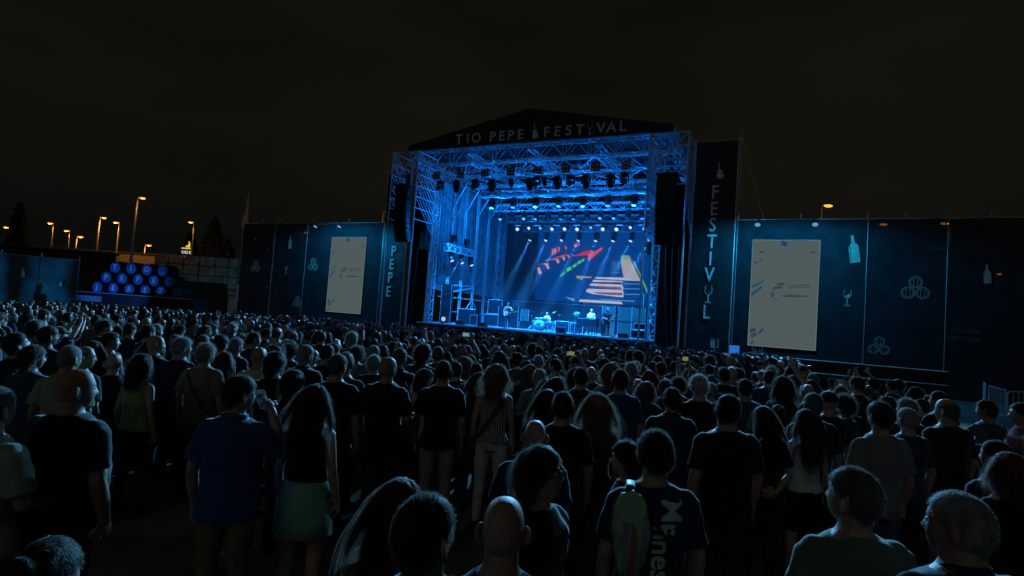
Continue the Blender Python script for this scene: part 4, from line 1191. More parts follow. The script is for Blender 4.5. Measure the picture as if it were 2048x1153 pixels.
# crowd barriers at the right
def crowd_barrier(label, x, y, rz, w=2.0):
    t = thing('crowd_barrier', label, 'barrier', (x, y, gz(y)), rz, 'steel crowd barriers at the right')
    h = 1.1
    pts = [(-w / 2, 0, 0.22), (-w / 2, 0, h - 0.12), (-w / 2 + 0.04, 0, h - 0.03), (-w / 2 + 0.14, 0, h), (w / 2 - 0.14, 0, h), (w / 2 - 0.04, 0, h - 0.03), (w / 2, 0, h - 0.12), (w / 2, 0, 0.22), (w / 2 - 0.06, 0, 0.17), (-w / 2 + 0.06, 0, 0.17), (-w / 2, 0, 0.22)]
    b = MB(); b.path(pts, 0.022, 7, cap=False); b.build('frame', M_galv, t, True)
    for i in range(12):
        x_ = -w / 2 + w * (i + 1) / 13
        bar(t, 'upright', (x_, 0, 0.17), (x_, 0, h), 0.01, M_galv)
    for s in (-0.35, 0.35):
        b = MB(); b.path([(s * w, -0.3, 0.02), (s * w, -0.26, 0.06), (s * w, 0, 0.17), (s * w, 0.26, 0.06), (s * w, 0.3, 0.02)], 0.018, 6); b.build('foot', M_galv, t, True)
crowd_barrier('steel barrier standing farthest along the right wall, seen end on', 20.6, 24.6, R(52))
crowd_barrier('steel barrier with bright bars before the right mesh wall', 18.35, 21.35, R(62), 2.3)
crowd_barrier('steel barrier at the right picture edge beside the filming person', 18.35, 19.5, R(-18), 2.0)
# low hoarding with a white top rail in front of the right wall
t = thing('low_hoarding', 'low dark hoarding with a pale top rail along the right wall', 'fence', S(15.4, -2.3, 0), -TH)
for i in range(5):
    b = MB(); b.box((1.4 * (i + 0.5), 0, 0.42), (1.38, 0.05, 1.45)); b.build('panel', M_blackcloth, t)
bar(t, 'top_rail', (0, 0, 1.17), (7.0, 0, 1.17), 0.03, M_white)
bar(t, 'lower_rail', (0, -0.06, 0.55), (7.0, -0.06, 0.55), 0.02, M_galv)

# ================================================================ PEOPLE
HR = np.array((0.076, 0.098, 0.118))
def sstep(a, b, x):
    t_ = np.clip((x - a) / (b - a), 0, 1)
    return t_ * t_ * (3 - 2 * t_)
def head_surface(D, face=True):
    p = D * HR / ((np.abs(D) ** 2.35).sum(1) ** (1 / 2.35))[:, None]
    y = p[:, 1].copy(); x = p[:, 0].copy(); z = p[:, 2].copy()
    s = sstep(-0.02, -0.118, z)
    y = np.where(y > 0, y * 0.94, y * (1.05 - 0.5 * s))
    x = x * (1 - 0.26 * s)
    y = y + np.where(y > 0, 0.012 * s, 0)
    if face:
        f = sstep(0.25, 0.6, D[:, 1])
        g = lambda cx, cz, sx, sz: np.exp(-((x - cx) / sx) ** 2 - ((z - cz) / sz) ** 2)
        y = y + f * (0.026 * g(0, -0.026, 0.011, 0.017) + 0.013 * g(0, 0.0, 0.009, 0.022) + 0.006 * g(0, 0.03, 0.05, 0.011)
                     - 0.011 * (g(0.031, 0.009, 0.015, 0.011) + g(-0.031, 0.009, 0.015, 0.011)) + 0.007 * g(0, -0.064, 0.022, 0.009)
                     + 0.009 * g(0, -0.1, 0.022, 0.014) - 0.004 * g(0, -0.082, 0.02, 0.006) + 0.004 * (g(0.042, -0.028, 0.02, 0.02) + g(-0.042, -0.028, 0.02, 0.02)))
    return np.stack([x, y, z], 1)
def sphere_dirs(nu, nv):
    D = [(0, 0, -1.0)]
    for j in range(1, nv):
        ph = math.pi * j / nv
        for k in range(nu):
            a = 2 * math.pi * (k + 0.5) / nu + math.pi / 2
            D.append((math.sin(ph) * math.cos(a), math.sin(ph) * math.sin(a), -math.cos(ph)))
    D.append((0, 0, 1.0))
    F = [(0, 1 + (k + 1) % nu, 1 + k) for k in range(nu)]
    for j in range(nv - 2):
        a = 1 + j * nu
        F += [(a + k, a + (k + 1) % nu, a + nu + (k + 1) % nu, a + nu + k) for k in range(nu)]
    a = 1 + (nv - 2) * nu
    F += [(a + k, a + (k + 1) % nu, len(D) - 1) for k in range(nu)]
    return np.array(D), F
HD, HF = sphere_dirs(52, 38)
HP = head_surface(HD)
HLIP = [bool(c[1] > .085 and abs(c[0]) < .024 and -.074 < c[2] < -.056) for c in (HP[list(f)].mean(0) for f in HF)]

def hand(b, w, d, nrm, side, curl=0.5, m=0):
    w, d, nrm = (np.array(q, float) for q in (w, d, nrm))
    d /= np.linalg.norm(d); nrm = nrm - d * (nrm @ d); nrm /= np.linalg.norm(nrm)
    s = np.cross(d, nrm) * side
    rot = np.stack([s, d, nrm], 1)
    b.ell(w + d * 0.045, (0.041, 0.056, 0.017), 12, 7, m, rot)
    for k, (o, L) in enumerate(((-0.03, 0.06), (-0.01, 0.078), (0.01, 0.084), (0.03, 0.074))):
        p0 = w + d * 0.078 + s * o
        c = curl * (1.0 + 0.12 * (1.5 - k))
        d1 = d * math.cos(c * 0.6) + nrm * math.sin(c * 0.6)
        d2 = d * math.cos(c * 1.5) + nrm * math.sin(c * 1.5)
        b.path([p0, p0 + d1 * L * 0.45, p0 + d1 * L * 0.45 + d2 * L * 0.55], [0.0095, 0.009, 0.0065], 7, m)
    p0 = w + d * 0.02 + s * 0.03
    t1 = d * 0.62 + s * 0.7 + nrm * 0.25
    t1 /= np.linalg.norm(t1); t2 = d * 0.85 + s * 0.25 + nrm * 0.4; t2 /= np.linalg.norm(t2)
    b.path([p0, p0 + t1 * 0.042, p0 + t1 * 0.042 + t2 * 0.034], [0.013, 0.0105, 0.007], 7, m)

def mir(p): return (-p[0], p[1], p[2])
# arms: shoulder, elbow, wrist, hand direction, palm normal (right arm, mirrored unless a left one is given)
ARMS = {
 'down':   ([(.178, -.01, 1.41), (.24, -.035, 1.13), (.25, .04, .885)], (0, .2, -1), (-1, .1, 0)),
 'front':  ([(.178, -.01, 1.41), (.262, -.02, 1.13), (.07, .2, 1.06)], (-1, .15, 0), (0, -1, 0.2)),
 'behind': ([(.178, -.02, 1.41), (.262, -.1, 1.14), (.06, -.2, .98)], (-1, -.1, -.25), (0, 1, 0)),
 'phone':  ([(.178, .0, 1.41), (.24, .14, 1.2), (.09, .32, 1.42)], (-.15, .25, 1), (-.3, -1, 0)),
 'high':   ([(.19, .0, 1.45), (.27, .12, 1.62), (.16, .26, 1.84)], (-.2, .2, 1), (-.2, -1, 0)),
 'drink':  ([(.178, .0, 1.41), (.27, .14, 1.24), (.12, .25, 1.5)], (-.6, .2, .5), (-.6, .5, -.3)),
 'low':    ([(.178, -.01, 1.41), (.255, .0, 1.13), (.2, .25, 1.1)], (-.3, 1, .25), (-.2, 0, 1)),
 'fret':   ([(.19, -.01, 1.42), (.34, .1, 1.2), (.46, .27, 1.27)], (.2, .5, .6), (-.3, .6, 0)),
 'pick':   ([(.19, -.01, 1.42), (.31, .0, 1.14), (.1, .24, 1.06)], (-.8, .2, -.5), (0, -1, 0)),
}
POSE = {'down': ('down', 'down'), 'front': ('front', 'front'), 'behind': ('behind', 'behind'), 'phone': ('phone', 'low'), 'high': ('high', 'high'), 'drink': ('drink', 'down'),
        'low': ('low', 'low'), 'right_low': ('low', 'down'), 'guitar': ('pick', 'fret'), 'onehigh': ('high', 'down')}
TORSO = {
 'M': [(.84, .15, .105, 0), (.93, .165, .117, 0), (1.04, .157, .112, 0), (1.16, .16, .114, 0), (1.28, .176, .12, 0), (1.37, .187, .114, -.005), (1.43, .168, .097, -.012), (1.475, .112, .076, -.012), (1.51, .064, .06, -.006)],
 'F': [(.84, .165, .115, 0), (.93, .172, .122, -.005), (1.04, .138, .1, 0), (1.14, .132, .097, 0), (1.26, .148, .115, .01), (1.36, .16, .108, 0), (1.43, .148, .09, -.01), (1.475, .098, .068, -.012), (1.51, .056, .053, -.006)],
 'H': [(.84, .18, .14, .0), (.93, .2, .165, .015), (1.04, .205, .18, .03), (1.16, .205, .175, .03), (1.28, .21, .155, .015), (1.37, .212, .135, 0), (1.43, .19, .112, -.012), (1.475, .125, .085, -.012), (1.51, .07, .066, -.006)],
}
ARMR = {'M': (.052, .042, .029), 'F': (.042, .034, .024), 'H': (.056, .047, .033)}
LEGR = {'M': (.092, .064, .05), 'F': (.094, .06, .044), 'H': (.108, .075, .056)}
SHX = {'M': 1.0, 'F': 0.86, 'H': 1.06}
def arm_pts(build, pose, side):
    P, d, n = ARMS[POSE[pose][0 if side > 0 else 1]]
    k = SHX[build]
    P = [np.array((p[0] * (k if i < 2 else (1 + (k - 1) * .6)), p[1], p[2])) for i, p in enumerate(P)]
    d, n = np.array(d, float), np.array(n, float)
    if side < 0:
        P = [p * (-1, 1, 1) for p in P]; d = d * (-1, 1, 1); n = n * (-1, 1, 1)
    return P, d, n
def leg_pts(pose, side, sit=False):
    if sit:
        return [(side * .1, 0, .9), (side * .17, .4, .86), (side * .19, .46, .46), (side * .19, .44, .4)]
    return [(side * .095, 0, .9), (side * .105, .015, .5), (side * .115, -.012, .09), (side * .115, -.01, .03)]

def remesh(b, vox, it=6):
    me = b.mesh('tmp')
    o = bpy.data.objects.new('tmp', me); COL.objects.link(o)
    r = o.modifiers.new('r', 'REMESH'); r.mode = 'VOXEL'; r.voxel_size = vox
    s = o.modifiers.new('s', 'SMOOTH'); s.factor = 0.5; s.iterations = it
    dg = bpy.context.evaluated_depsgraph_get()
    m2 = bpy.data.meshes.new_from_object(o.evaluated_get(dg))
    V = np.zeros(len(m2.vertices) * 3); m2.vertices.foreach_get('co', V); V = V.reshape(-1, 3)
    N = np.zeros(len(m2.vertices) * 3); m2.vertices.foreach_get('normal', N); N = N.reshape(-1, 3)
    F = [tuple(p.vertices) for p in m2.polygons]
    bpy.data.objects.remove(o); bpy.data.meshes.remove(me); bpy.data.meshes.remove(m2)
    return V, N, F

HEADC = np.array((0, 0.012, 1.632))
_trunk, _bodies, _shirts = {}, {}, {}
def trunk(build, pose, sit):
    key = (build, pose, sit)
    if key in _trunk: return _trunk[key]
    b = MB()
    b.rings([(0, c, z, rx, ry) for z, rx, ry, c in TORSO[build]], 22)
    nr = .064 if build != 'F' else .05
    if build == 'H': nr = .074
    b.path([(0, -.012, 1.45), (0, -.004, 1.53), (0, .008, 1.6)], [nr * 1.15, nr, nr], 14)
    for s in (-1, 1):
        P, d, n = arm_pts(build, pose, s)
        r = ARMR[build]
        b.ell(P[0] - np.array((s * .012, 0, .012)), (r[0] * 1.1, r[0] * 1.1, r[0] * 1.15))
        m1 = (P[0] + P[1]) / 2; m2 = P[1] * .62 + P[2] * .38
        b.path([P[0], m1, P[1], m2, P[2]], [r[0], r[0] * .93, r[1], r[1] * 1.02, r[2]], 12)
        b.path([P[2], P[2] + d / np.linalg.norm(d) * .03], [r[2], r[2] * 1.05], 10)
        L = leg_pts(pose, s, sit); q = LEGR[build]
        b.path([L[0], np.array(L[0]) * .5 + np.array(L[1]) * .5, L[1], np.array(L[1]) * .6 + np.array(L[2]) * .4 + np.array((0, -.012, 0)), L[2], L[3]], [q[0] * 1.06, q[0] * .93, q[1], q[1] * .98, q[2], q[2]], 14)
        f = np.array(L[3])
        b.ell(f + np.array((s * .012, .065, .012)), (.05, .135, .045))
        b.ell(f + np.array((0, 0, .0)), (.042, .05, .06))
    _trunk[key] = remesh(b, .0125, 5)
    return _trunk[key]

def body_mesh(build='M', pose='down', hyaw=0, hpitch=0, legs='long', sit=False):
    key = (build, pose, hyaw, hpitch, legs, sit)
    if key in _bodies: return _bodies[key]
    V, N, F = trunk(build, pose, sit)
    mb = MB()
    mx = .17 if build != 'H' else .2
    C = V[np.array([f[0] for f in F])]
    ax = np.abs(C[:, 0])
    m_ = np.where((C[:, 2] < .98) & (ax < .2 + (.02 if build == 'H' else 0)) & ~((ax > mx + .03) & (C[:, 2] > .75)), 1, 0)
    if legs == 'short': m_ = np.where(C[:, 2] < .52, 0, m_)
    if legs == 'skin': m_ = m_ * 0
    if not sit: m_ = np.where(C[:, 2] < .085, 2, m_)
    Fm = m_.tolist()
    mb.v = V.tolist(); mb.f = list(F); mb.m = Fm; mb.n = len(V)
    # head on its neck
    rot = np.array(Matrix.Rotation(hyaw, 3, 'Z') @ Matrix.Rotation(-hpitch, 3, 'X'))
    piv = HEADC + np.array((0, -.02, -.08))
    hk = {'M': 1.0, 'F': .95, 'H': 1.04}[build]
    place = lambda P: (P * hk - np.array((0, -.02, -.08))) @ rot.T + piv + np.array((0, 0, 0))
    cz = HP[[0]]
    fm = []
    W = place(HP)
    base = mb.n
    mb.add(W, [], 0)
    for f, lip in zip(HF, HLIP):
        mb.f.append(tuple(base + i for i in f)); mb.m.append(3 if lip else 0)
    for s in (-1, 1):
        e = MB()
        e.ell((s * .081, -.012, -.012), (.009, .023, .035), 12, 8, 0, rotmat('Z', s * R(28)) @ rotmat('X', R(-10)))
        e.ell((s * .087, -.019, -.004), (.009, .024, .033), 12, 8, 0, rotmat('Z', s * R(34)) @ rotmat('X', R(-10)))
        e.ell((s * .08, -.008, -.042), (.008, .011, .012), 8, 6, 0)
        e.ell((s * .031, .076, .008), (.0125, .0125, .0125), 10, 8, 4)
        e.ell((s * .031, .0855, .008), (.0055, .004, .0055), 8, 6, 5)
        b2 = mb.n
        mb.add(place(np.array(e.v)), [], 0)
        for f, m in zip(e.f, e.m):
            mb.f.append(tuple(b2 + i for i in f)); mb.m.append(m)
        P, d, n = arm_pts(build, pose, s)
        hand(mb, P[2], d, n, -s, curl=1.0 if pose in ('phone', 'high', 'drink', 'guitar') else .55)
    me = mb.mesh('person_body', [M_skin, M_pants, M_shoe, M_lip, M_eyew, M_iris], True)
    hm = Matrix.Translation(Vector(piv)) @ Matrix.Rotation(hyaw, 4, 'Z') @ Matrix.Rotation(-hpitch, 4, 'X') @ Matrix.Translation(Vector((0, .02, .08))) @ Matrix.Scale(hk, 4)
    _bodies[key] = (me, hm)
    return _bodies[key]

def shirt_mesh(build='M', pose='down', kind='tee', m=None):
    key = (build, pose, kind, (m or M_shirt).name)
    if key in _shirts: return _shirts[key]
    b = MB()
    g = .02
    T = TORSO[build]
    rg = []
    for z, rx, ry, c in T:
        if kind == 'tank' and z > 1.44: continue
        if kind == 'dress' and z < .9: continue
        gg = (g + .028 * max(0, min(1, (1.06 - z) / .2))) * (1.0 if z < 1.4 else .7) * (.55 if kind == 'tank' else 1.0)
        rg.append((0, c, z, rx + gg, ry + gg))
    if kind == 'dress':
        rg = [(0, 0, .5, .24, .2), (0, 0, .7, .215, .17)] + rg
    elif kind == 'tank':
        x = rg[-1]; rg[-1] = (0, x[1], x[2], x[3] * .72, x[4] * .9)
        if build == 'F': rg = rg[1:]
    else:
        rg[-1] = (0, rg[-1][1], 1.495, rg[-1][3] + .004, rg[-1][4] + .004)
    b.rings(rg, 24)
    if kind != 'tank':
        for s in (-1, 1):
            P, d, n = arm_pts(build, pose, s)
            r = ARMR[build]
            b.ell(P[0] - np.array((s * .012, 0, .006)), (r[0] * 1.02 + .012,) * 3)
            if kind == 'long':
                b.path([P[0], (P[0] + P[1]) / 2, P[1], (P[1] + P[2]) / 2, P[2]], [r[0] + .018, r[0] + .014, r[1] + .014, r[1] + .012, r[2] + .012], 12)
            else:
                k = .78 if kind != 'dress' else .5
                e = P[0] + (P[1] - P[0]) * k
                b.path([P[0], (P[0] + e) / 2, e], [r[0] + .014, r[0] + .018, r[0] + .024], 12)
    V, N, F = remesh(b, .0125, 4)
    seed = abs(hash(kind + build)) % 50 if False else len(_shirts) * 3.1
    out = np.zeros(len(V))
    for i, p in enumerate(V):
        z = p[2]
        low = max(0, min(1, (1.3 - z) / .4))
        v = Vector((p[0] * 9 + seed, p[1] * 9, z * 3.2))
        w = Vector((p[0] * 3 + z * 16, p[1] * 14, z * 5 + seed))
        out[i] = .018 * noise.noise(v) * (.5 + .8 * low) + .008 * noise.noise(w) + .007 * low * math.sin(p[0] * 40 + 3 * noise.noise(v))
    V = V + N * out[:, None]
    mb = MB(); mb.v = V.tolist(); mb.f = list(F); mb.m = [0] * len(F); mb.n = len(V)
    if kind == 'polo':                                  # folded collar
        mb.path([(.079 * math.cos(a), -.01 + .076 * math.sin(a), 1.489 - .014 * math.sin(a)) for a in [math.pi / 2 + .35 + (2 * math.pi - .7) * i / 18 for i in range(19)]], [(.01, .026)] * 19, 8)
    if kind == 'tank':
        for s in (-1, 1):
            k = SHX[build]
            y0 = TORSO[build][5][2] + .006
            mb.path([(s * .085 * k, -y0, 1.38), (s * .085 * k, -y0 + .02, 1.45), (s * .085 * k, -.01, 1.502), (s * .085 * k, y0 - .035, 1.45), (s * .085 * k, y0 - .0, 1.38)], [(.022, .006)] * 5, 8)
    me = mb.mesh('shirt_cloth', [m or M_shirt], True)
    _shirts[key] = me
    return me

# ---- hair
def scalp(D, front=.62, nape=-.7, side=-.02, ring=False):
    t_ = D[:, 1]
    hl = np.where(t_ > 0, side + (front - side) * np.clip(t_, 0, 1) ** 1.2, side + (side - nape) * t_)
    m = 1 / (1 + np.exp(-(D[:, 2] - hl) / .05))
    if ring:
        top = D[:, 2] - .25 * np.clip(-t_, 0, 1)
        m = m * (1 / (1 + np.exp((top - .42) / .06)))
    return m
CD, CF = sphere_dirs(36, 26)
def hair_mesh(name, th=.012, n=2000, L=.03, lv=.4, lift=.7, grav=.1, curl=0.0, width=.003, K=4, front=.62, nape=-.7, ring=False, seed=1, messy=.25, cap=True, long_=False, bun=None, lump=.35, side=-.02):
    rng = np.random.default_rng(seed)
    mb = MB()
    c0 = head_surface(CD, False)
    nr = CD / HR; nr /= np.linalg.norm(nr, axis=1)[:, None]
    m = scalp(CD, front, nape, side, ring)
    if cap:
        lum = np.array([noise.noise(Vector(p * 28) + Vector((seed, 0, 0))) for p in c0])
        off = np.where(m > .02, -.006 + m * (th * (1 + lump * lum) + .006), -.012)
        mb.add(c0 + nr * off[:, None], CF)
    # strands
    D = rng.normal(size=(n * 4, 3)); D /= np.linalg.norm(D, axis=1)[:, None]
    D = D[scalp(D, front, nape, side, ring) > .5][:n]
    n = len(D)
    p = head_surface(D, False); nn = D / HR; nn /= np.linalg.norm(nn, axis=1)[:, None]
    p = p + nn * th * .6
    crown = np.array((0, -.35, .93))
    swept = np.stack([np.where(D[:, 0] >= 0, 1.0, -1.0), np.full(n, -.9), np.full(n, .05)], 1)
    comb = -(crown - nn * (nn @ crown)[:, None]); comb /= np.linalg.norm(comb, axis=1)[:, None] + 1e-6
    if long_:                                           # front locks go sideways and back, not over the face
        swept = swept - nn * (swept * nn).sum(1)[:, None]
        swept /= np.linalg.norm(swept, axis=1)[:, None] + 1e-6
        comb = np.where((D[:, 1] > -.1)[:, None], swept, comb)
    d = nn * lift + comb * (1 - lift) + rng.normal(size=(n, 3)) * messy
    d /= np.linalg.norm(d, axis=1)[:, None]
    ln = L * np.clip(1 + rng.normal(size=n) * lv, .35, 1.9)
    if long_:
        ln = np.maximum(ln, .06) * np.where(D[:, 1] > .3, .85, 1)
    seg = ln / K
    ph = rng.uniform(0, 6.28, n); fr = rng.uniform(.8, 1.3, n)
    G = np.array((0, -.05, -1.0))
    side_v = np.cross(nn, rng.normal(size=(n, 3))); side_v /= np.linalg.norm(side_v, axis=1)[:, None]
    pts = [p.copy()]
    ctr = p.copy()
    for k in range(K):
        d = d * (1 - grav) + G * grav
        if long_:                                       # part to the sides and back, off the face
            away = np.stack([np.sign(p[:, 0]) * np.where(D[:, 1] > .1, .5, .12), -np.clip((p[:, 1] + .05) * 9, 0, 1), np.zeros(n)], 1)
            d = d + away * (np.where(D[:, 1] > .1, .3, .09) * (p[:, 2] > -.1))[:, None]
        d = d + rng.normal(size=(n, 3)) * messy * .12
        d /= np.linalg.norm(d, axis=1)[:, None]
        ctr = ctr + d * seg[:, None]
        q = ctr / (HR * 1.05 + th * .9); rho = np.linalg.norm(q, axis=1)
        ctr = np.where((rho < 1)[:, None], ctr / np.maximum(rho, .3)[:, None], ctr)
        if long_:                                       # lie on the shoulders and back
            low = ctr[:, 2] < -.13
            yb = -.1 - .035 * np.clip((-.13 - ctr[:, 2]) / .1, 0, 1)
            back = low & (ctr[:, 1] < .05)
            ctr[:, 1] = np.where(back, np.minimum(ctr[:, 1], yb), np.where(low, np.maximum(ctr[:, 1], .13), ctr[:, 1]))
            ctr[:, 0] = np.where(low, ctr[:, 0] * .985, ctr[:, 0])
        p = ctr + (side_v * np.cos(ph + k * 1.5 * fr)[:, None] + np.cross(d, side_v) * np.sin(ph + k * 1.5 * fr)[:, None]) * curl * min(1, (k + 1) / 3)
        pts.append(p.copy())
    pts = np.stack(pts, 1)                              # n,K+1,3
    wv = np.cross(pts[:, -1] - pts[:, 0], rng.normal(size=(n, 3))); wv /= np.linalg.norm(wv, axis=1)[:, None] + 1e-9
    tap = np.array([1, .95, .85, .7, .55, .45, .38, .3, .25, .2, .18, .15, .12][:K] + [.08])
    A = pts - wv[:, None, :] * (width / 2 * tap)[None, :, None]
    B = pts + wv[:, None, :] * (width / 2 * tap)[None, :, None]
    V = np.stack([A, B], 2).reshape(-1, 3)
    base = mb.n
    i0 = (np.arange(n) * (K + 1) * 2)[:, None] + (np.arange(K) * 2)[None, :] + base
    F = np.stack([i0, i0 + 1, i0 + 3, i0 + 2], -1).reshape(-1, 4)
    mb.v += V.tolist(); mb.n += len(V)
    mb.f += [tuple(f) for f in F.tolist()]; mb.m += [1] * len(F)
    if bun:
        mb.ell(bun, (.05, .045, .045), 14, 10)
    if long_ and L > .2:                                # solid mass under the strands
        r = []
        steps = 9
        for j in range(steps):
            s = j / (steps - 1); z = .03 - (L * .92) * s
            r.append((0, -.075 - .035 * sstep(0, .5, s) - .0 * s, z, (.078 + .022 * math.sin(s * 3.0)) * (1 - .28 * s), .034 * (1 - .35 * s)))
        h2 = MB(); h2.rings(r[::-1], 18)
        W = np.array(h2.v); W = W + np.array([noise.noise_vector(Vector((q[0] * 14, q[1] * 14, q[2] * 5 + seed))) for q in h2.v]) * .012
        mb.add(W, h2.f)
    return mb.mesh(name, [M_hair, M_strand], True)

def cap_mesh(kind):
    b = MB()
    c0 = head_surface(CD, False); nr = CD / HR; nr /= np.linalg.norm(nr, axis=1)[:, None]
    m = 1 / (1 + np.exp(-(CD[:, 2] - .18) / .04))
    b.add(c0 + nr * np.where(m > .02, -.004 + m * .02, -.012)[:, None], CF)
    if kind == 'cap':
        P = [(.07 * math.cos(a), .085 + .085 * max(0, math.sin(a)), .03 - .012 * max(0, math.sin(a))) for a in [math.pi * i / 12 for i in range(13)]]
        k = len(P)
        V = P + [(x, y, z + .006) for x, y, z in P]
        b.add(V, [tuple(range(k))[::-1], tuple(range(k, 2 * k))] + [(i, i + 1, k + i + 1, k + i) for i in range(k - 1)])
    else:
        b.lathe([(.075, .055), (.15, .03), (.17, .038), (.17, .043), (.15, .036), (.08, .065)], 24)
        b.lathe([(.088, .04), (.086, .1), (.07, .135), (.02, .13)], 20)
    return b.mesh('hat', [M_shirt], True)

HAIR = {
 'short':   lambda: hair_mesh('hair', .012, 5200, .011, .5, .4, .05, 0, .0013, 3, seed=1),
 'spiky':   lambda: hair_mesh('hair', .016, 5600, .016, .45, .45, .03, 0, .0013, 3, seed=2, messy=.35, lump=.45),
 'crop':    lambda: hair_mesh('hair', .006, 3500, .007, .4, .9, .0, 0, .0014, 2, seed=3, lump=.15),
 'medium':  lambda: hair_mesh('hair', .02, 4200, .06, .4, .3, .16, .003, .0019, 5, seed=4, messy=.2, long_=True, front=.5, nape=-.85, side=-.15),
 'shaggy':  lambda: hair_mesh('hair', .022, 5200, .07, .45, .3, .2, .005, .0016, 6, seed=5, messy=.22, long_=True, front=.46, nape=-.9, side=-.3, lump=.6),
 'wispy':   lambda: hair_mesh('hair', .013, 4600, .026, .55, .5, .08, .003, .001, 5, seed=6, messy=.4, front=.66),
 'receding': lambda: hair_mesh('hair', .008, 1700, .012, .4, .6, .05, 0, .0015, 3, seed=7, ring=True, lump=.2),
 'long':    lambda: hair_mesh('hair', .018, 4200, .42, .16, .12, .34, .003, .0028, 10, seed=8, messy=.12, front=.5, nape=-.9, side=-.25, long_=True),
 'bob':     lambda: hair_mesh('hair', .022, 3800, .2, .2, .18, .3, .006, .0028, 8, seed=9, messy=.2, front=.48, nape=-.9, side=-.3, long_=True),
 'wavy':    lambda: hair_mesh('hair', .022, 4000, .23, .25, .2, .3, .009, .0026, 10, seed=10, messy=.22, front=.48, nape=-.9, side=-.3, long_=True),
 'curly':   lambda: hair_mesh('hair', .026, 4600, .38, .22, .2, .32, .013, .0026, 12, seed=11, messy=.2, front=.48, nape=-.9, side=-.3, long_=True, lump=.6),
 'afro':    lambda: hair_mesh('hair', .036, 4200, .045, .4, .8, .03, .010, .002, 5, seed=12, messy=.35, front=.5, nape=-.85, side=-.2, lump=.5),
 'bun':     lambda: hair_mesh('hair', .014, 4200, .02, .4, .03, .02, .001, .0014, 4, seed=13, messy=.1, front=.5, nape=-.8, bun=(0, -.09, .085)),
 'cap':     lambda: cap_mesh('cap'), 'hat': lambda: cap_mesh('hat'),
}
_hair = {}
def glasses(parent_, hm):
    b = MB()
    for s in (-1, 1):
        b.ring((s * .033, .006), .019, .0225, .107, .111, 14)
        b.path([(s * .055, .108, .012), (s * .079, .06, .01), (s * .083, -.005, .004)], .0022, 5)
    b.path([(-.012, .112, .01), (0, .114, .013), (.012, .112, .01)], .0022, 5)
    o = b.build('spectacles', M_black, parent_); o.matrix_local = hm
    b = MB()
    for s in (-1, 1):
        b.lathe([(.019, .1085), (.0185, .1095)], 14, axis='Y', c=(s * .033, 0, .006))
    o = b.build('spectacle_lens', M_glass, parent_); o.matrix_local = hm

def person(label, x, y, h=1.75, rz=None, build='M', pose='down', hair='short', hcol=(.03, .02, .015), shirt='tee', scol=(.02, .02, .025), pcol=(.02, .022, .03), tone=.6,
           hyaw=0, hpitch=0, legs='long', z0=None, group=None, specs=False, smat=None, sit=False, jit=0.0, overshirt=None):
    me, hm = body_mesh(build, pose, R(hyaw), R(hpitch), legs, sit)
    o = obj('person', me)
    z0 = gz(y) if z0 is None else z0
    o.location = (x, y, z0)
    if rz is None:
        rz = math.atan2(-(1.0 - x), (36.0 - y)) + jit
    o.rotation_euler = (0, 0, rz)
    s = h / 1.765
    o.scale = (s, s, s)
    o.color = (*pcol, tone)
    tag(o, label, 'person', group)
    c = obj('shirt' if shirt != 'dress' else 'dress', shirt_mesh(build, pose, shirt, smat), o); c.color = (*scol, 1)
    if hair != 'bald':
        if hair not in _hair: _hair[hair] = HAIR[hair]()
        k = obj('hat' if hair in ('cap', 'hat') else 'hair', _hair[hair], o); k.color = (*hcol, 1); k.matrix_local = hm
    if specs: glasses(o, hm)
    return o

def on_shirt(person_o, build, pose, kind, b, name, m, back=True, smat=None):
    """lay flat lettering on the shirt's back or front"""
    me = shirt_mesh(build, pose, kind, smat)
    tree_ = BVHTree.FromPolygons([v.co for v in me.vertices], [tuple(p.vertices) for p in me.polygons])
    V = []
    for x, y, z in b.v:
        hit = tree_.ray_cast(Vector((x, -1 if back else 1, z)), Vector((0, 1 if back else -1, 0)))[0]
        yy = hit.y if hit is not None else (-.13 if back else .13)
        V.append((x, yy + (-.004 if back else .004) + (y * .2), z))
    b.v = V
    return b.build(name, m, person_o)

# ---------------------------------------------------------------- the people one can tell apart
BLACK, NAVY, WHITE = (.012, .012, .014), (.014, .024, .065), (.5, .5, .48)
BLACKH, DARK, BROWN, AUBURN, RED = (.010, .009, .009), (.022, .014, .010), (.06, .033, .018), (.085, .026, .015), (.19, .045, .018)
GREYD, GREY, WHITEH, BLOND = (.11, .105, .10), (.30, .295, .285), (.55, .54, .52), (.27, .19, .10)

def stripe_mat(name, axis, freq, c0, c1):
    m = mat(name, c0, rough=.85, bump=.2, bscale=40, spec=.2)
    n, l = m.node_tree.nodes, m.node_tree.links
    tx = n.new('ShaderNodeTexCoord'); sp = n.new('ShaderNodeSeparateXYZ'); l.new(tx.outputs['Object'], sp.inputs[0])
    mu = n.new('ShaderNodeMath'); mu.operation = 'MULTIPLY'; mu.inputs[1].default_value = freq; l.new(sp.outputs[axis], mu.inputs[0])
    fr = n.new('ShaderNodeMath'); fr.operation = 'FRACT'; l.new(mu.outputs[0], fr.inputs[0])
    gt = n.new('ShaderNodeMath'); gt.operation = 'GREATER_THAN'; gt.inputs[1].default_value = .5; l.new(fr.outputs[0], gt.inputs[0])
    mxn = n.new('ShaderNodeMix'); mxn.data_type = 'RGBA'; mxn.inputs[6].default_value = (*c0, 1); mxn.inputs[7].default_value = (*c1, 1); l.new(gt.outputs[0], mxn.inputs[0])
    l.new(mxn.outputs[2], n['Principled BSDF'].inputs['Base Color'])
    return m
M_stripe = stripe_mat('striped_cloth', 'X', 42, (.5, .5, .47), (.012, .012, .015))
M_stripe2 = stripe_mat('blue_striped_cloth', 'Z', 22, (.14, .2, .3), (.03, .05, .12))

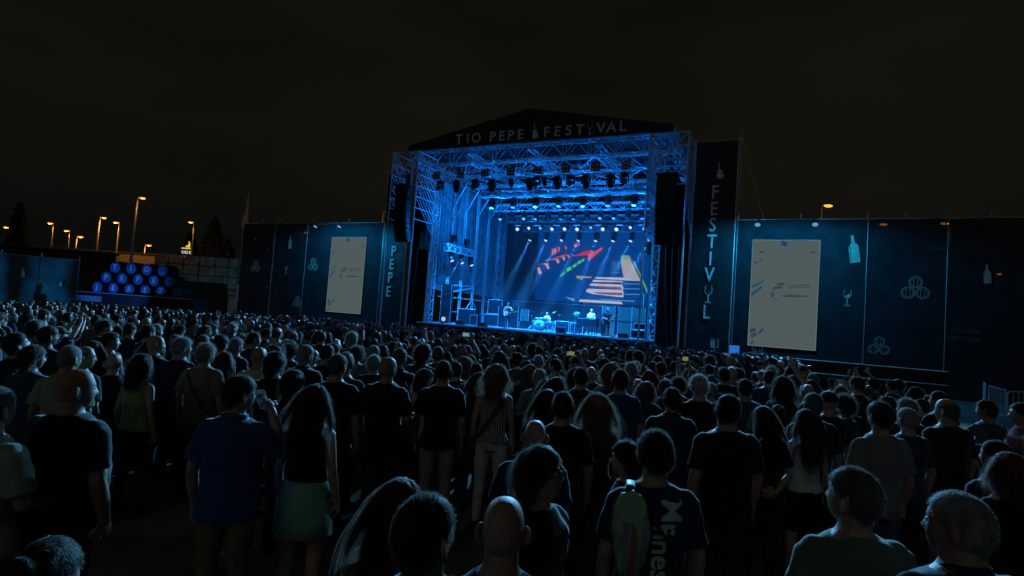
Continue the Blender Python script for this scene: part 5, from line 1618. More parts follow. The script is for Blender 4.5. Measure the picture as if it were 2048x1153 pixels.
FOLK = [
    (0.03, 2.01, 1.68, 'navy T-shirt and a shaved head, nearest at bottom centre', dict(hair='bald',scol=NAVY,tone=.45)),
    (0.19, 2.67, 1.7, 'black printed band T-shirt and spectacles, turned towards the camera', dict(hair='shaggy',hcol=DARK,scol=BLACK,specs=True,rz=R(-128),hpitch=-8,hyaw=28,tone=.6)),
    (0.82, 3.04, 1.75, 'navy T-shirt with big pale lettering down the back and a sling bag', dict(hair='spiky',hcol=BLACKH,scol=NAVY,tone=.55)),
    (0.79, 3.57, 1.58, 'dark top, in profile facing left before the lettered T-shirt', dict(build='F',hair='medium',hcol=DARK,scol=BLACK,rz=R(75),tone=.6)),
    (1.52, 2.46, 1.76, 'grey-green shirt with arms folded, bottom right of centre', dict(hair='short',hcol=GREYD,scol=(.13,.17,.13),pose='front',hyaw=30,hpitch=-5,shirt='long',tone=.65)),
    (1.72, 2.13, 1.77, 'navy polo shirt at the bottom right corner', dict(hair='crop',hcol=GREY,scol=NAVY,shirt='polo',hyaw=30,tone=.6,build='H')),
    (3.24, 3.66, 1.66, 'dark jacket and bushy red hair at the right edge', dict(build='F',hair='bob',hcol=RED,scol=BLACK,shirt='long',hyaw=-25)),
    (3.58, 4.14, 1.66, 'dark shirt just beyond the red-haired one at right edge', dict(hair='crop',hcol=BLACKH,scol=NAVY,hyaw=20)),
    (-0.21, 1.78, 1.74, 'navy polo shirt bending the head to the right at bottom', dict(hair='short',hcol=DARK,scol=NAVY,shirt='polo',hyaw=-30,hpitch=-14,tone=.55)),
    (-0.39, 2.32, 1.62, 'pale collar and long hair, half hidden by the bending navy polo', dict(build='F',hair='long',hcol=AUBURN,scol=(.2,.2,.15))),
    (-1.26, 1.66, 1.58, 'dark jacket with hair tied up at the bottom left corner', dict(build='F',hair='bun',hcol=DARK,scol=BLACK,shirt='long',hpitch=-10)),
    (-1.39, 4.21, 1.7, 'black tank top and short pale green skirt', dict(build='F',hair='long',hcol=AUBURN,scol=BLACK,shirt='tank',legs='skin',pcol=(.16,.34,.24),tone=.75)),
    (-1.77, 3.82, 1.78, 'blue polo shirt and tan trousers drinking beer from a cup', dict(hair='short',hcol=DARK,scol=(.02,.07,.22),shirt='polo',pcol=(.2,.13,.06),pose='drink',hyaw=-28,specs=True,tone=.65)),
    (-2.61, 3.48, 1.8, 'loose black shirt, large and bald, at left', dict(hair='bald',scol=BLACK,build='H',hyaw=-30,tone=.45)),
    (-3.75, 5.90, 1.64, 'yellow-green sleeveless top and long dark hair', dict(build='F',hair='bob',hcol=BLACKH,scol=(.30,.36,.12),shirt='tank',tone=.7)),
    (-1.70, 5.76, 1.8, 'black T-shirt with a bare arm hanging, behind the green skirt', dict(hair='crop',hcol=GREYD,scol=BLACK,hyaw=-15,tone=.6)),
    (-1.22, 5.90, 1.8, 'black T-shirt looking down at a lit phone', dict(hair='bald',scol=BLACK,pose='right_low',hyaw=-15,hpitch=-6,tone=.5)),
    (-0.67, 6.15, 1.78, 'black T-shirt and pale trousers beside the tan tote bag', dict(hair='crop',hcol=DARK,scol=BLACK,pcol=(.3,.28,.24),tone=.55)),
    (-0.96, 6.76, 1.62, 'white top carrying a tan tote bag', dict(build='F',hair='bob',hcol=BROWN,scol=WHITE,hyaw=-40,specs=True)),
    (-0.10, 6.26, 1.77, 'black and white striped sleeveless top and white trousers', dict(build='F',hair='wavy',hcol=BLOND,scol=WHITE,shirt='tank',smat=M_stripe,pcol=(.5,.5,.47),tone=.75)),
    (0.17, 8.20, 1.6, 'dark T-shirt just right of the striped top', dict(hair='crop',hcol=GREYD,scol=BLACK,hyaw=-10)),
    (0.84, 5.17, 1.66, 'dark top under long curly fair hair', dict(build='F',hair='curly',hcol=BLOND,scol=BLACK)),
    (0.48, 4.66, 1.72, 'black T-shirt left of the curly fair hair', dict(hair='short',hcol=BLACKH,scol=BLACK,tone=.5)),
    (0.41, 5.40, 1.64, 'black top with a bright necklace, left of the black T-shirt', dict(build='F',hair='long',hcol=AUBURN,scol=BLACK)),
    (0.22, 3.77, 1.64, 'dark collar and shaved head behind the spectacled one', dict(hair='bald',scol=NAVY,tone=.6)),
    (1.32, 6.58, 1.78, 'blue T-shirt and tousled hair, right of the curly fair hair', dict(hair='spiky',hcol=DARK,scol=(.02,.05,.16))),
    (2.16, 6.38, 1.8, 'black T-shirt under wispy pale hair', dict(hair='wispy',hcol=WHITEH,scol=BLACK,tone=.75)),
    (1.63, 5.57, 1.72, 'dark polo shirt left of the wispy pale hair', dict(hair='short',hcol=DARK,scol=NAVY,shirt='polo')),
    (1.77, 4.54, 1.8, 'loose black T-shirt glancing right', dict(hair='short',hcol=DARK,scol=BLACK,build='H',hyaw=-40)),
    (2.41, 5.29, 1.64, 'black T-shirt with hands clasped behind and long auburn hair', dict(build='F',hair='long',hcol=AUBURN,scol=BLACK,pose='behind',hyaw=25,tone=.75)),
    (2.89, 5.46, 1.62, 'white strappy top and dark shorts', dict(build='F',hair='long',hcol=BROWN,scol=WHITE,shirt='tank',legs='short',pcol=BLACK,tone=.7)),
    (2.91, 6.94, 1.76, 'blue shirt behind the loose black T-shirt', dict(hair='crop',hcol=BLACKH,scol=(.03,.05,.1))),
    (3.21, 4.88, 1.8, 'long light grey shirt, right of the strappy white top', dict(hair='short',hcol=DARK,scol=(.2,.2,.19),pcol=(.1,.11,.13))),
    (3.93, 5.57, 1.69, 'navy T-shirt and close-cropped pale hair by the grey shirt', dict(hair='crop',hcol=GREY,scol=(.03,.045,.09),tone=.7)),
    (4.53, 5.85, 1.78, 'big black T-shirt and denim shorts', dict(hair='receding',hcol=GREYD,scol=BLACK,build='H',legs='short',pcol=(.05,.08,.16),hyaw=15)),
    (5.49, 7.22, 1.76, 'black T-shirt with a bent arm, half behind the denim shorts', dict(hair='crop',hcol=BLACKH,scol=BLACK,pose='front',hyaw=25)),
    (5.74, 6.80, 1.72, 'grey shirt with a strap, looking towards the steel barriers', dict(hair='short',hcol=AUBURN,scol=(.1,.12,.13),pose='right_low',hyaw=20,tone=.65)),
    (5.61, 6.20, 1.76, 'reddish shirt filming with a camera rig at the right edge', dict(hair='short',hcol=DARK,scol=(.22,.06,.05),pose='low',rz=R(70))),
    (4.05, 6.81, 1.64, 'black top under curly auburn hair, behind the strappy white top', dict(build='F',hair='afro',hcol=AUBURN,scol=BLACK)),
    (3.06, 5.67, 1.76, 'dark T-shirt above the strappy white top', dict(hair='crop',hcol=GREYD,scol=BLACK)),
    (5.19, 7.76, 1.6, 'dark top and curls behind the long grey shirt', dict(build='F',hair='curly',hcol=DARK,scol=BLACK)),
    (4.25, 8.46, 1.76, 'loose white T-shirt raising a cup of beer', dict(hair='crop',hcol=GREYD,scol=(.22,.25,.25),pose='onehigh',tone=.7)),
    (-5.12, 6.01, 1.76, 'black shirt with head bowed at the left edge', dict(hair='short',hcol=BLACKH,scol=BLACK,hpitch=-22,hyaw=-22,specs=True,tone=.65)),
    (-4.74, 5.73, 1.66, 'blue jacket half behind the bowed head at left', dict(hair='medium',hcol=BROWN,scol=(.03,.06,.12),hyaw=-25,specs=True)),
    (-4.06, 5.32, 1.74, 'pale green T-shirt and grey cropped hair at left', dict(hair='crop',hcol=GREY,scol=(.28,.34,.22),hyaw=-12,specs=True,tone=.7)),
    (-2.77, 3.13, 1.72, 'pale green T-shirt cut off by the left edge', dict(hair='crop',hcol=GREYD,scol=(.3,.36,.26),pose='low')),
    (-4.28, 5.79, 1.7, 'dark shirt and spectacles facing right beyond the bald one', dict(hair='receding',hcol=DARK,scol=BLACK,hyaw=-45,specs=True)),
    (-5.71, 7.10, 1.78, 'dark blue T-shirt at left behind the grey cropped hair', dict(hair='short',hcol=BLACKH,scol=(.02,.03,.05),hyaw=-15,tone=.3)),
    (-7.15, 10.12, 1.74, 'beige top and dark curls in the left crowd', dict(hair='afro',hcol=BLACKH,scol=(.2,.19,.14),hyaw=-15)),
    (-5.78, 9.17, 1.78, 'black shirt beyond the yellow-green top', dict(hair='short',hcol=DARK,scol=BLACK,hyaw=-10)),
    (-4.01, 7.05, 1.76, 'navy jacket with a bright blue collar and grey hair', dict(hair='wispy',hcol=GREY,scol=NAVY,shirt='long',hyaw=-20,specs=True)),
    (-3.48, 6.61, 1.74, 'tan T-shirt with a dark shoulder strap and grey hair', dict(hair='wispy',hcol=GREY,scol=(.22,.19,.13),hyaw=-18)),
    (-3.62, 7.36, 1.6, 'dark top under long auburn hair behind the drinker', dict(build='F',hair='long',hcol=AUBURN,scol=BLACK)),
    (-2.44, 6.04, 1.74, 'dark T-shirt looking right beyond the green skirt', dict(hair='medium',hcol=DARK,scol=BLACK,hyaw=-30,specs=True)),
    (-1.93, 5.22, 1.66, 'navy shirt left of the long-haired black tank top', dict(hair='medium',hcol=DARK,scol=NAVY,hyaw=-15)),
    (-2.92, 6.75, 1.74, 'white T-shirt with script on the back', dict(hair='bald',scol=(.4,.4,.38),tone=.5)),
    (-2.47, 6.99, 1.78, 'dark polo and grey swept hair', dict(hair='short',hcol=GREY,scol=BLACK,shirt='polo',hyaw=-20)),
    (-2.37, 7.52, 1.78, 'dark shirt directly behind the bare hanging arm', dict(hair='crop',hcol=BLACKH,scol=BLACK)),
    (-2.32, 8.85, 1.68, 'tan strappy top under dark curls', dict(build='F',hair='afro',hcol=DARK,scol=(.2,.16,.11),shirt='tank',tone=.6)),
    (-1.97, 8.43, 1.76, 'grey T-shirt beside the dark curls', dict(hair='crop',hcol=GREY,scol=(.13,.14,.15))),
    (-1.38, 7.33, 1.8, 'black polo beyond the lit phone', dict(hair='short',hcol=GREYD,scol=BLACK,shirt='polo',hyaw=-15)),
    (0.93, 7.10, 1.74, 'black T-shirt with small pale lettering on the back', dict(hair='short',hcol=BLACKH,scol=BLACK)),
    (0.35, 8.23, 1.66, 'grey T-shirt under long light brown hair', dict(build='F',hair='long',hcol=BLOND,scol=(.14,.16,.17))),
    (0.51, 6.97, 1.58, 'dark top and wavy fair hair left of the small lettering', dict(build='F',hair='wavy',hcol=BLOND,scol=BLACK)),
    (0.75, 8.67, 1.74, 'navy shirt with the face turned left, mid-crowd', dict(hair='crop',hcol=DARK,scol=NAVY,hyaw=55)),
    (1.82, 9.72, 1.7, 'blue striped T-shirt, mid-crowd right of centre', dict(hair='short',hcol=AUBURN,scol=(.1,.16,.25),smat=M_stripe2)),
    (1.86, 8.02, 1.58, 'dark top and shaved head right of the blue T-shirt', dict(hair='bald',scol=BLACK,tone=.6)),
    (2.36, 9.41, 1.62, 'plum top and smooth pink-tinted hair', dict(build='F',hair='long',hcol=(.2,.03,.07),scol=(.08,.02,.04))),
    (2.09, 7.51, 1.64, 'dark top with curls tied up, right of centre', dict(build='F',hair='bun',hcol=AUBURN,scol=BLACK)),
    (3.62, 6.39, 1.72, 'black cap and dark shirt among the right-hand heads', dict(hair='cap',hcol=(.02,.02,.025),scol=BLACK)),
    (-7.54, 31.00, 1.72, 'white hat and pale shirt far off below the PEPE banner', dict(hair='hat',hcol=WHITE,scol=(.35,.36,.36))),
]
folk_xy = []
named = []
for x, y, h, lab, kw in FOLK:
    o = person('person in ' + lab, x, y, h, group='people watching the concert', **kw)
    rq = random.Random(int(x * 100))
    if y > 4.5: o.rotation_euler = (0, 0, o.rotation_euler.z + R(rq.gauss(0, 5)))
    folk_xy.append((x, y)); named.append(o)

# things carried and worn
def at_person(i, loc):
    return named[i].matrix_basis @ Vector(loc)
def carried(name, label, cat, i, loc, rz=0.0, group=None):
    o = named[i]
    m = Matrix.Translation(o.location) @ Matrix.Rotation(o.rotation_euler.z, 4, 'Z') @ Matrix.Scale(o.scale.x, 4)
    t = thing(name, label, cat, m @ Vector(loc), o.rotation_euler.z + rz, group)
    return t
P_ = lambda frag: next(k for k, f in enumerate(FOLK) if frag in f[3])
# lettering on shirts
i = P_('big pale lettering')
b = text_mb('Mr', .15, bold=.003, depth=.004); b.v = [(z * 1.0 + .06, y, -x * 1.0 + 1.36) for x, y, z in b.v]
M_ink = mat('pale_shirt_ink', (.45, .6, .5), rough=.8, var=.3, vscale=30)
on_shirt(named[i], 'M', 'down', 'tee', b, 'lettering', M_ink)
b = text_mb('nness', .15, bold=.003, depth=.004); b.v = [(z * 1.0 + .02, y, -x * 1.0 + 1.15) for x, y, z in b.v]
on_shirt(named[i], 'M', 'down', 'tee', b, 'lettering', M_ink)
i = P_('band T-shirt')
for s_, z, sz in (('SCORPIONS', 1.24, .075),):
    b = text_mb(s_, sz, bold=.002, depth=.003); b.v = [(-x, y, zz + z) for x, y, zz in b.v]
    on_shirt(named[i], 'M', 'down', 'tee', b, 'lettering', mat('grey_shirt_ink', (.12, .12, .11), rough=.8), back=False)
b = MB(); b.ring((0, 1.06), .08, .1, -.001, .001, 24); b.plate([(-.06, 1.0), (.05, 1.02), (.07, 1.12), (-.02, 1.1)], -.001, .001)
on_shirt(named[i], 'M', 'down', 'tee', b, 'printed_picture', mat('dim_shirt_ink', (.05, .06, .05), rough=.8), back=False)
i = P_('script on the back')
b = text_mb('Only', .12, bold=.001, depth=.003, shear=.3); b.v = [(x * 1.1, y, z * .6 + 1.36) for x, y, z in b.v]
on_shirt(named[i], 'M', 'down', 'tee', b, 'printed_script', mat('dark_shirt_ink', (.03, .03, .03), rough=.8))
i = P_('small pale lettering')
for r_, (s_, z, sz) in enumerate((('OP N', 1.37, .06), ('WORLD TOUR', 1.31, .04), ('1983 1985', 1.27, .04))):
    b = text_mb(s_, sz, depth=.003); b.v = [(x, y, zz + z) for x, y, zz in b.v]
    if r_ == 0:
        on_shirt(named[i], 'M', 'down', 'tee', b, 'lettering', mat('tan_shirt_ink', (.2, .16, .1), rough=.8))
# sling bag on the lettered T-shirt
i = P_('big pale lettering')
t = carried('sling_bag', 'patterned sling bag with a green disc on a black strap across a navy back', 'bag', i, (-.145, -.165, 1.29))
b = MB(); b.rings([(0, 0, -.26, .03, .02), (0.005, 0, -.15, .075, .04), (0, 0, 0, .1, .05), (-.01, 0, .12, .085, .045), (-.01, 0, .18, .05, .03)], 16); b.build('pouch', mat('bag_pattern', (.3, .34, .33), rough=.6, var=.7, vscale=12, stretch=(3, 1, .6)), t, True)
b = MB(); b.lathe([(.078, -.05), (.076, -.056)], 24, axis='Y', c=(-.02, 0, .13)); b.build('disc', mat('bag_disc', (.3, .5, .3), rough=.6, var=.1), t)
b = MB(); b.plate([(-.02, -.24), (.01, -.24), (.02, .02), (-.005, .05)], -.056, -.05); b.build('orange_patch', mat('bag_orange', (.3, .12, .05)), t)
b = MB(); b.path([(.0, .02, .19), (.04, .01, .13), (.16, .0, .0), (.26, .0, -.14), (.31, .06, -.22)], [(.024, .006)] * 5, 8); b.build('strap', M_black, t, True)
b = MB(); b.path([(-.01, .02, .15), (-.0, .07, .19), (.01, .13, .21)], [(.024, .006)] * 3, 8); b.build('strap', M_black, t, True)
# tote bag
i = P_('white top carrying')
t = carried('tote_bag', 'tan tote bag hanging from the shoulder of the white top', 'bag', i, (-.2, -.16, .86))
b = MB(); b.rings([(0, 0, 0, .1, .05), (0, 0, .04, .17, .07), (0, 0, .2, .175, .075), (0, 0, .36, .14, .05), (0, 0, .42, .11, .03)], 18); b.build('pouch', mat('tote_canvas', (.2, .12, .06), rough=.85, var=.3, bump=.3), t, True)
b = MB(); b.path([(-.1, 0, .4), (-.06, .02, .55), (.0, .06, .64), (.05, .05, .55), (.09, 0, .4)], .012, 7); b.build('strap', M_black, t, True)
# shoulder straps
for frag, lab, dx in (('dark shoulder strap', 'dark bag strap across the tan T-shirt', 1), ('striped sleeveless', 'thin dark strap across the striped top', -1), ('grey shirt with a strap', 'dark camera strap across the grey shirt by the barriers', 1)):
    i = P_(frag)
    t = carried('shoulder_strap', lab, 'strap', i, (0, -.02, 1.2), group='bag straps worn over shirts')
    b = MB(); b.path([(-.12 * dx, .0, .25), (-.11 * dx, -.1, .2), (0, -.135, .02), (.13 * dx, -.13, -.18), (.2 * dx, -.03, -.26)], [(.014, .005)] * 5, 8); b.build('band', M_black, t, True)
    b = MB(); b.rings([(.21 * dx, -.02, -.42, .05, .07), (.215 * dx, -.02, -.34, .055, .08), (.21 * dx, -.02, -.25, .04, .06)], 12); b.build('pouch', M_case, t, True)
# necklace
i = P_('bright necklace')
t = carried('necklace', 'bright beaded necklace on the black top', 'necklace', i, (0, 0, 1.49))
b = MB(); b.path([(.075 * math.cos(a), -.01 + .072 * math.sin(a), .02 - .012 * math.sin(a)) for a in [6.283 * k / 20 for k in range(21)]], .009, 6); b.build('beads', mat('silver_beads', (.7, .7, .7), rough=.2, metal=.9), t, True)
# cups and phones
M_beer = mat('beer', (.55, .25, .04), rough=.1, spec=.6, translucent=.6)
M_cup = mat('clear_cup', (.7, .72, .72), rough=.1, trans=.55, spec=.7)
def cup(label, i, loc, tilt=0.0):
    t = carried('beer_cup', label, 'cup', i, loc, group='plastic cups of beer')
    rt_ = rotmat('X', tilt)
    b = MB(); b.lathe([(.03, -.06), (.042, .07), (.0405, .07), (.029, -.055)], 16, rot=rt_); b.build('cup', M_cup, t, True)
    b = MB(); b.lathe([(.028, -.053), (.037, .03), (.02, .031)], 16, rot=rt_); b.build('beer', M_beer, t, True)
cup('half-full beer cup tipped at the mouth of the blue polo drinker', P_('drinking beer'), (.03, .27, 1.56), R(40))
cup('beer cup raised over the loose white T-shirt', P_('raising a cup'), (.13, .3, 1.94))
def phone(label, o, loc, m, rz=0.0, tilt=0.0):
    mm = Matrix.Translation(o.location) @ Matrix.Rotation(o.rotation_euler.z, 4, 'Z') @ Matrix.Scale(o.scale.x, 4)
    t = thing('smartphone', label, 'phone', mm @ Vector(loc), o.rotation_euler.z + rz, 'lit phones held up in the crowd')
    rt_ = rotmat('X', tilt)
    b = MB(); b.box((0, 0, 0), (.15, .009, .075), rot=rt_); b.build('case', M_black, t)
    b = MB(); b.box((0, -.0052 * math.cos(tilt), -.0052 * math.sin(tilt)), (.138, .002, .066), rot=rt_); b.build('screen', m, t)
PH_b = emat('phone_blue', (.2, .4, .5), .6); PH_y = emat('phone_yellow', (.3, .34, .16), .5)
phone('lit yellowish phone in the hand of the black T-shirt looking down', named[P_('lit phone')], (.15, .36, 1.17), PH_y, 0, R(-50))
# camera rig at the right edge
i = P_('filming with a camera')
t = carried('camera_rig', 'small video camera rig with a lit blue screen at the right edge', 'camera', i, (0, .42, 1.2))
b = MB(); b.box((0, 0, 0), (.12, .16, .12)); b.build('body', M_black, t)
b = MB(); b.lathe([(.04, .08), (.045, .2), (.03, .2)], 14, axis='Y'); b.build('lens', M_black, t, True)
b = MB(); b.box((.1, -.02, .1), (.1, .012, .07)); b.build('monitor', emat('rig_blue', (.05, .25, .7), .8), t)
bar(t, 'handle', (0, 0, -.06), (0, -.1, -.3), .014, M_galv); bar(t, 'handle', (0, 0, -.06), (0, .14, -.32), .014, M_galv)
# skirt of the green-skirted one
i = P_('green skirt')
b = MB(); b.rings([(0, 0, .66, .222, .18), (0, -.01, .8, .212, .168), (0, -.005, .9, .206, .16), (0, 0, 1.0, .175, .135), (0, 0, 1.05, .155, .12)], 28)
b.v = [(x + .006 * math.sin(z * 20 + x * 30), y + .006 * math.sin(x * 46 + z * 4) * max(0, 1.05 - z) * 2, z) for x, y, z in b.v]
o = b.build('skirt', M_shirt, named[i], True); o.color = (.2, .42, .3, 1)

# ---------------------------------------------------------------- the band
def bandsman(label, u, d, face, **kw):
    p = S(u, d, DECK)
    return person(label, p.x, p.y, rz=math.pi - TH + face, z0=DECK, group='musicians on stage', **kw)
def guitar(label, o, body_m):
    mm = Matrix.Translation(o.location) @ Matrix.Rotation(o.rotation_euler.z, 4, 'Z')
    t = thing('electric_guitar', label, 'guitar', mm @ Vector((0.06, .2, 1.02)), o.rotation_euler.z, 'guitars played on stage')
    b = MB(); P = [(.2, -.02), (.16, .1), (.06, .12), (-.02, .09), (-.1, .16), (-.16, .1), (-.12, 0), (-.15, -.12), (-.05, -.1), (.06, -.13), (.16, -.13)]
    rot = rotmat('Y', R(14))
    b.plate(P, -.02, .02); b.v = [tuple(rot @ np.array(v)) for v in b.v]; b.build('body', body_m, t)
    b = MB(); b.box((-.42, .026, 0), (.62, .025, .05)); b.v = [tuple(rot @ np.array(v)) for v in b.v]; b.build('neck', M_wood, t)
    b = MB(); b.box((-.78, .026, 0.0), (.14, .02, .08)); b.v = [tuple(rot @ np.array(v)) for v in b.v]; b.build('headstock', M_wood, t)
    b = MB(); b.path([(.16, .02, -.04), (.2, -.1, .2), (.1, -.3, .4), (-.08, -.28, .47), (-.13, -.1, .42), (-.12, .0, .1)], [(.02, .004)] * 6, 6); b.build('strap', M_black, t, True)
g1 = bandsman('person in a black vest and cap playing guitar at the left of the drums', -2.2, 2.0, R(8), h=1.82, hair='long', hcol=DARK, scol=(.03, .03, .04), shirt='tank', pcol=(.02, .03, .05), pose='guitar', hpitch=-18, tone=.8)
k = obj('hat', _hair.setdefault('cap', HAIR['cap']()), g1); k.color = (.15, .2, .3, 1); k.matrix_local = body_mesh('M', 'guitar', 0, R(-18))[1]
guitar('white electric guitar held by the person in the black vest', g1, M_white)
g2 = bandsman('person in a dark short-sleeved shirt playing bass before tan cabinets', 5.25, 1.4, R(30), h=1.86, hair='short', hcol=GREY, scol=(.02, .02, .03), pcol=(.02, .03, .06), pose='guitar', tone=.8)
guitar('dark bass guitar held before the tan cabinets', g2, M_black)
bandsman('person in a pale shirt behind the drum kit', 0.22, 3.5, 0, h=1.7, hair='receding', hcol=GREY, scol=(.6, .58, .52), pose='low', sit=True, tone=.8).location.z = DECK - .35
bandsman('person in a pale jacket standing at the keyboards', 3.75, 2.75, R(10), h=1.74, hair='wispy', hcol=WHITEH, scol=(.62, .6, .54), shirt='long', pose='low', hpitch=-12, tone=.8)

# ---------------------------------------------------------------- the rest of the crowd
def cam_px(p):
    """where a point falls in the photograph (2048 px wide) - used to keep the crowd inside its real outline"""
    d = Vector(p) - Vector((0, 0, CAM_H))
    zc = d.dot(_f)
    return 1024 + 1138 * d.dot(_rt) / zc, 576.5 - 1138 * d.dot(_up) / zc
EDGE = [(-200, 596), (0, 599), (150, 600), (300, 613), (500, 622), (620, 628), (760, 640), (850, 648), (950, 658), (1100, 668), (1200, 676), (1330, 690), (1440, 703), (1560, 707), (1610, 726), (1660, 748), (1760, 757), (1830, 762), (1860, 790), (1900, 840)]
ex, ey = [e_[0] for e_ in EDGE], [e_[1] for e_ in EDGE]
rnd = random.Random(2024)
spots = []
grid = {}
def near(x, y, r):
    for i in range(int((x - r) // 1), int((x + r) // 1) + 1):
        for j in range(int((y - r) // 1), int((y + r) // 1) + 1):
            for q in grid.get((i, j), ()):
                if (q[0] - x) ** 2 + (q[1] - y) ** 2 < r * r: return True
    return False
for x, y in folk_xy:
    grid.setdefault((int(x // 1), int(y // 1)), []).append((x, y))
for _ in range(60000):
    y = 6.3 + 26 * rnd.random() ** 0.8
    x = rnd.uniform(-1.05, .98) * y
    h = rnd.gauss(1.71, .07)
    h = min(1.86, max(1.55, h))
    px, py = cam_px((x, y, h + gz(y)))
    if px < -60 or px > 1900: continue
    if py < np.interp(px, ex, ey): continue
    r = .56 + .012 * max(0, y - 8) if y < 14 else .68
    if near(x, y, r): continue
    if y < 9 and rnd.random() < .25: continue
    if noise.noise(Vector((x * .3, y * .3, 4))) < -.38: continue
    grid.setdefault((int(x // 1), int(y // 1)), []).append((x, y))
    spots.append((x, y, h, px, py))
spots.sort(key=lambda s: s[0] ** 2 + s[1] ** 2)
NIND = 300 - len(FOLK) - 4
ind, rest = spots[:NIND], spots[NIND:]

SH = [('black T-shirt', 'tee', BLACK), ('navy T-shirt', 'tee', NAVY), ('black long-sleeved shirt', 'long', BLACK), ('grey T-shirt', 'tee', (.13, .135, .14)), ('pale shirt', 'tee', (.3, .31, .3)), ('blue polo shirt', 'polo', (.03, .07, .17)),
      ('dark polo shirt', 'polo', (.02, .022, .03)), ('charcoal T-shirt', 'tee', (.05, .05, .055)), ('denim-blue shirt', 'long', (.05, .08, .13)), ('dark red T-shirt', 'tee', (.12, .02, .02)), ('olive T-shirt', 'tee', (.07, .075, .035)), ('sleeveless dark top', 'tank', BLACK)]
MH = [('short', DARK), ('short', BLACKH), ('crop', GREYD), ('crop', DARK), ('short', GREY), ('wispy', GREY), ('receding', GREYD), ('bald', BLACKH), ('spiky', DARK), ('medium', BROWN), ('cap', (.03, .03, .04)), ('crop', GREY)]
FH = [('long', BROWN), ('long', AUBURN), ('bob', DARK), ('curly', BROWN), ('wavy', BLOND), ('bob', BLOND), ('bun', DARK), ('long', BLACKH), ('afro', DARK)]
def zone(px):
    for lim, nm in ((130, 'below the printed fence'), (240, 'left below the barrel stack'), (350, 'right below the barrel stack'), (470, 'left of the white fabric sign'), (650, 'below the plain left mesh wall'), (750, 'below the left video screen'),
                    (860, 'below the PEPE banner'), (960, 'below the left speaker stack'), (1040, 'below the guitarist'), (1110, 'below the drum kit'), (1200, 'below the keyboards'), (1300, 'below the bassist'), (1390, 'below the right wing curtain'), (1480, 'below the FESTIVAL banner'), (1660, 'below the right video screen')):
        if px < lim: return nm
    return 'below the right mesh wall'
def tier(y):
    return 'nearest rows' if y < 8.5 else ('second band of rows' if y < 10.5 else ('middle rows' if y < 12.5 else ('farther rows' if y < 14.5 else 'far rows')))
used = {}
poses_m = ['down', 'down', 'front', 'down', 'front', 'right_low']
POSED = []
for k, (x, y, h, px, py) in enumerate(ind):
    fem = rnd.random() < .36
    if fem: h -= .06
    zn, tr_ = zone(px), tier(y)
    order = list(range(len(SH))); rnd.shuffle(order)
    order.sort(key=lambda q: (used.get((q, zn, tr_), 0), (q > 3) * rnd.random()))
    q = order[0]
    used[(q, zn, tr_)] = used.get((q, zn, tr_), 0) + 1
    sn, sk, scol = SH[q]
    if sk == 'tank': fem = True
    hk, hc = rnd.choice(FH if fem else MH)
    build = 'F' if fem else ('H' if rnd.random() < .2 else 'M')
    pose = rnd.choice(poses_m) if not fem else rnd.choice(['down', 'front', 'down'])
    if build == 'H': pose = rnd.choice(['down', 'front'])
    if sk in ('polo', 'tank') : pose = 'down'
    if sk == 'tank': build = 'F'
    hy, hp = rnd.choice([(0, 0), (0, -12), (0, 0), (28, -4), (-28, 0)])
    if rnd.random() < .06 and y > 8 and sk == 'tee' and not fem:
        build, pose = 'M', 'high'
    sc_ = tuple(min(.5, c * rnd.uniform(.75, 1.3)) for c in scol)
    lab = f'person in {sn}, {tr_}, {zn}'
    o = person(lab, x, y, h, build=build, pose=pose, hair=hk, hcol=tuple(c * rnd.uniform(.7, 1.3) for c in hc), shirt=sk, scol=sc_, pcol=rnd.choice([(.02, .025, .04), (.012, .012, .014), (.1, .09, .07), (.03, .045, .08)]),
               tone=rnd.uniform(.35, .9), hyaw=hy, hpitch=hp, jit=rnd.gauss(0, .16), group='people watching the concert')
    o.rotation_euler = (R(rnd.gauss(0, 2.2)), R(rnd.gauss(0, 2.2)), o.rotation_euler.z)
    if pose == 'high':
        POSED.append((o, sn, zn, tr_))
for k, (o, sn, zn, tr_) in enumerate(POSED[:3]):
    phone(f'phone held up by {sn}, {tr_}, {zn}', o, (0, .3, 1.93), PH_b if k % 2 else PH_y)

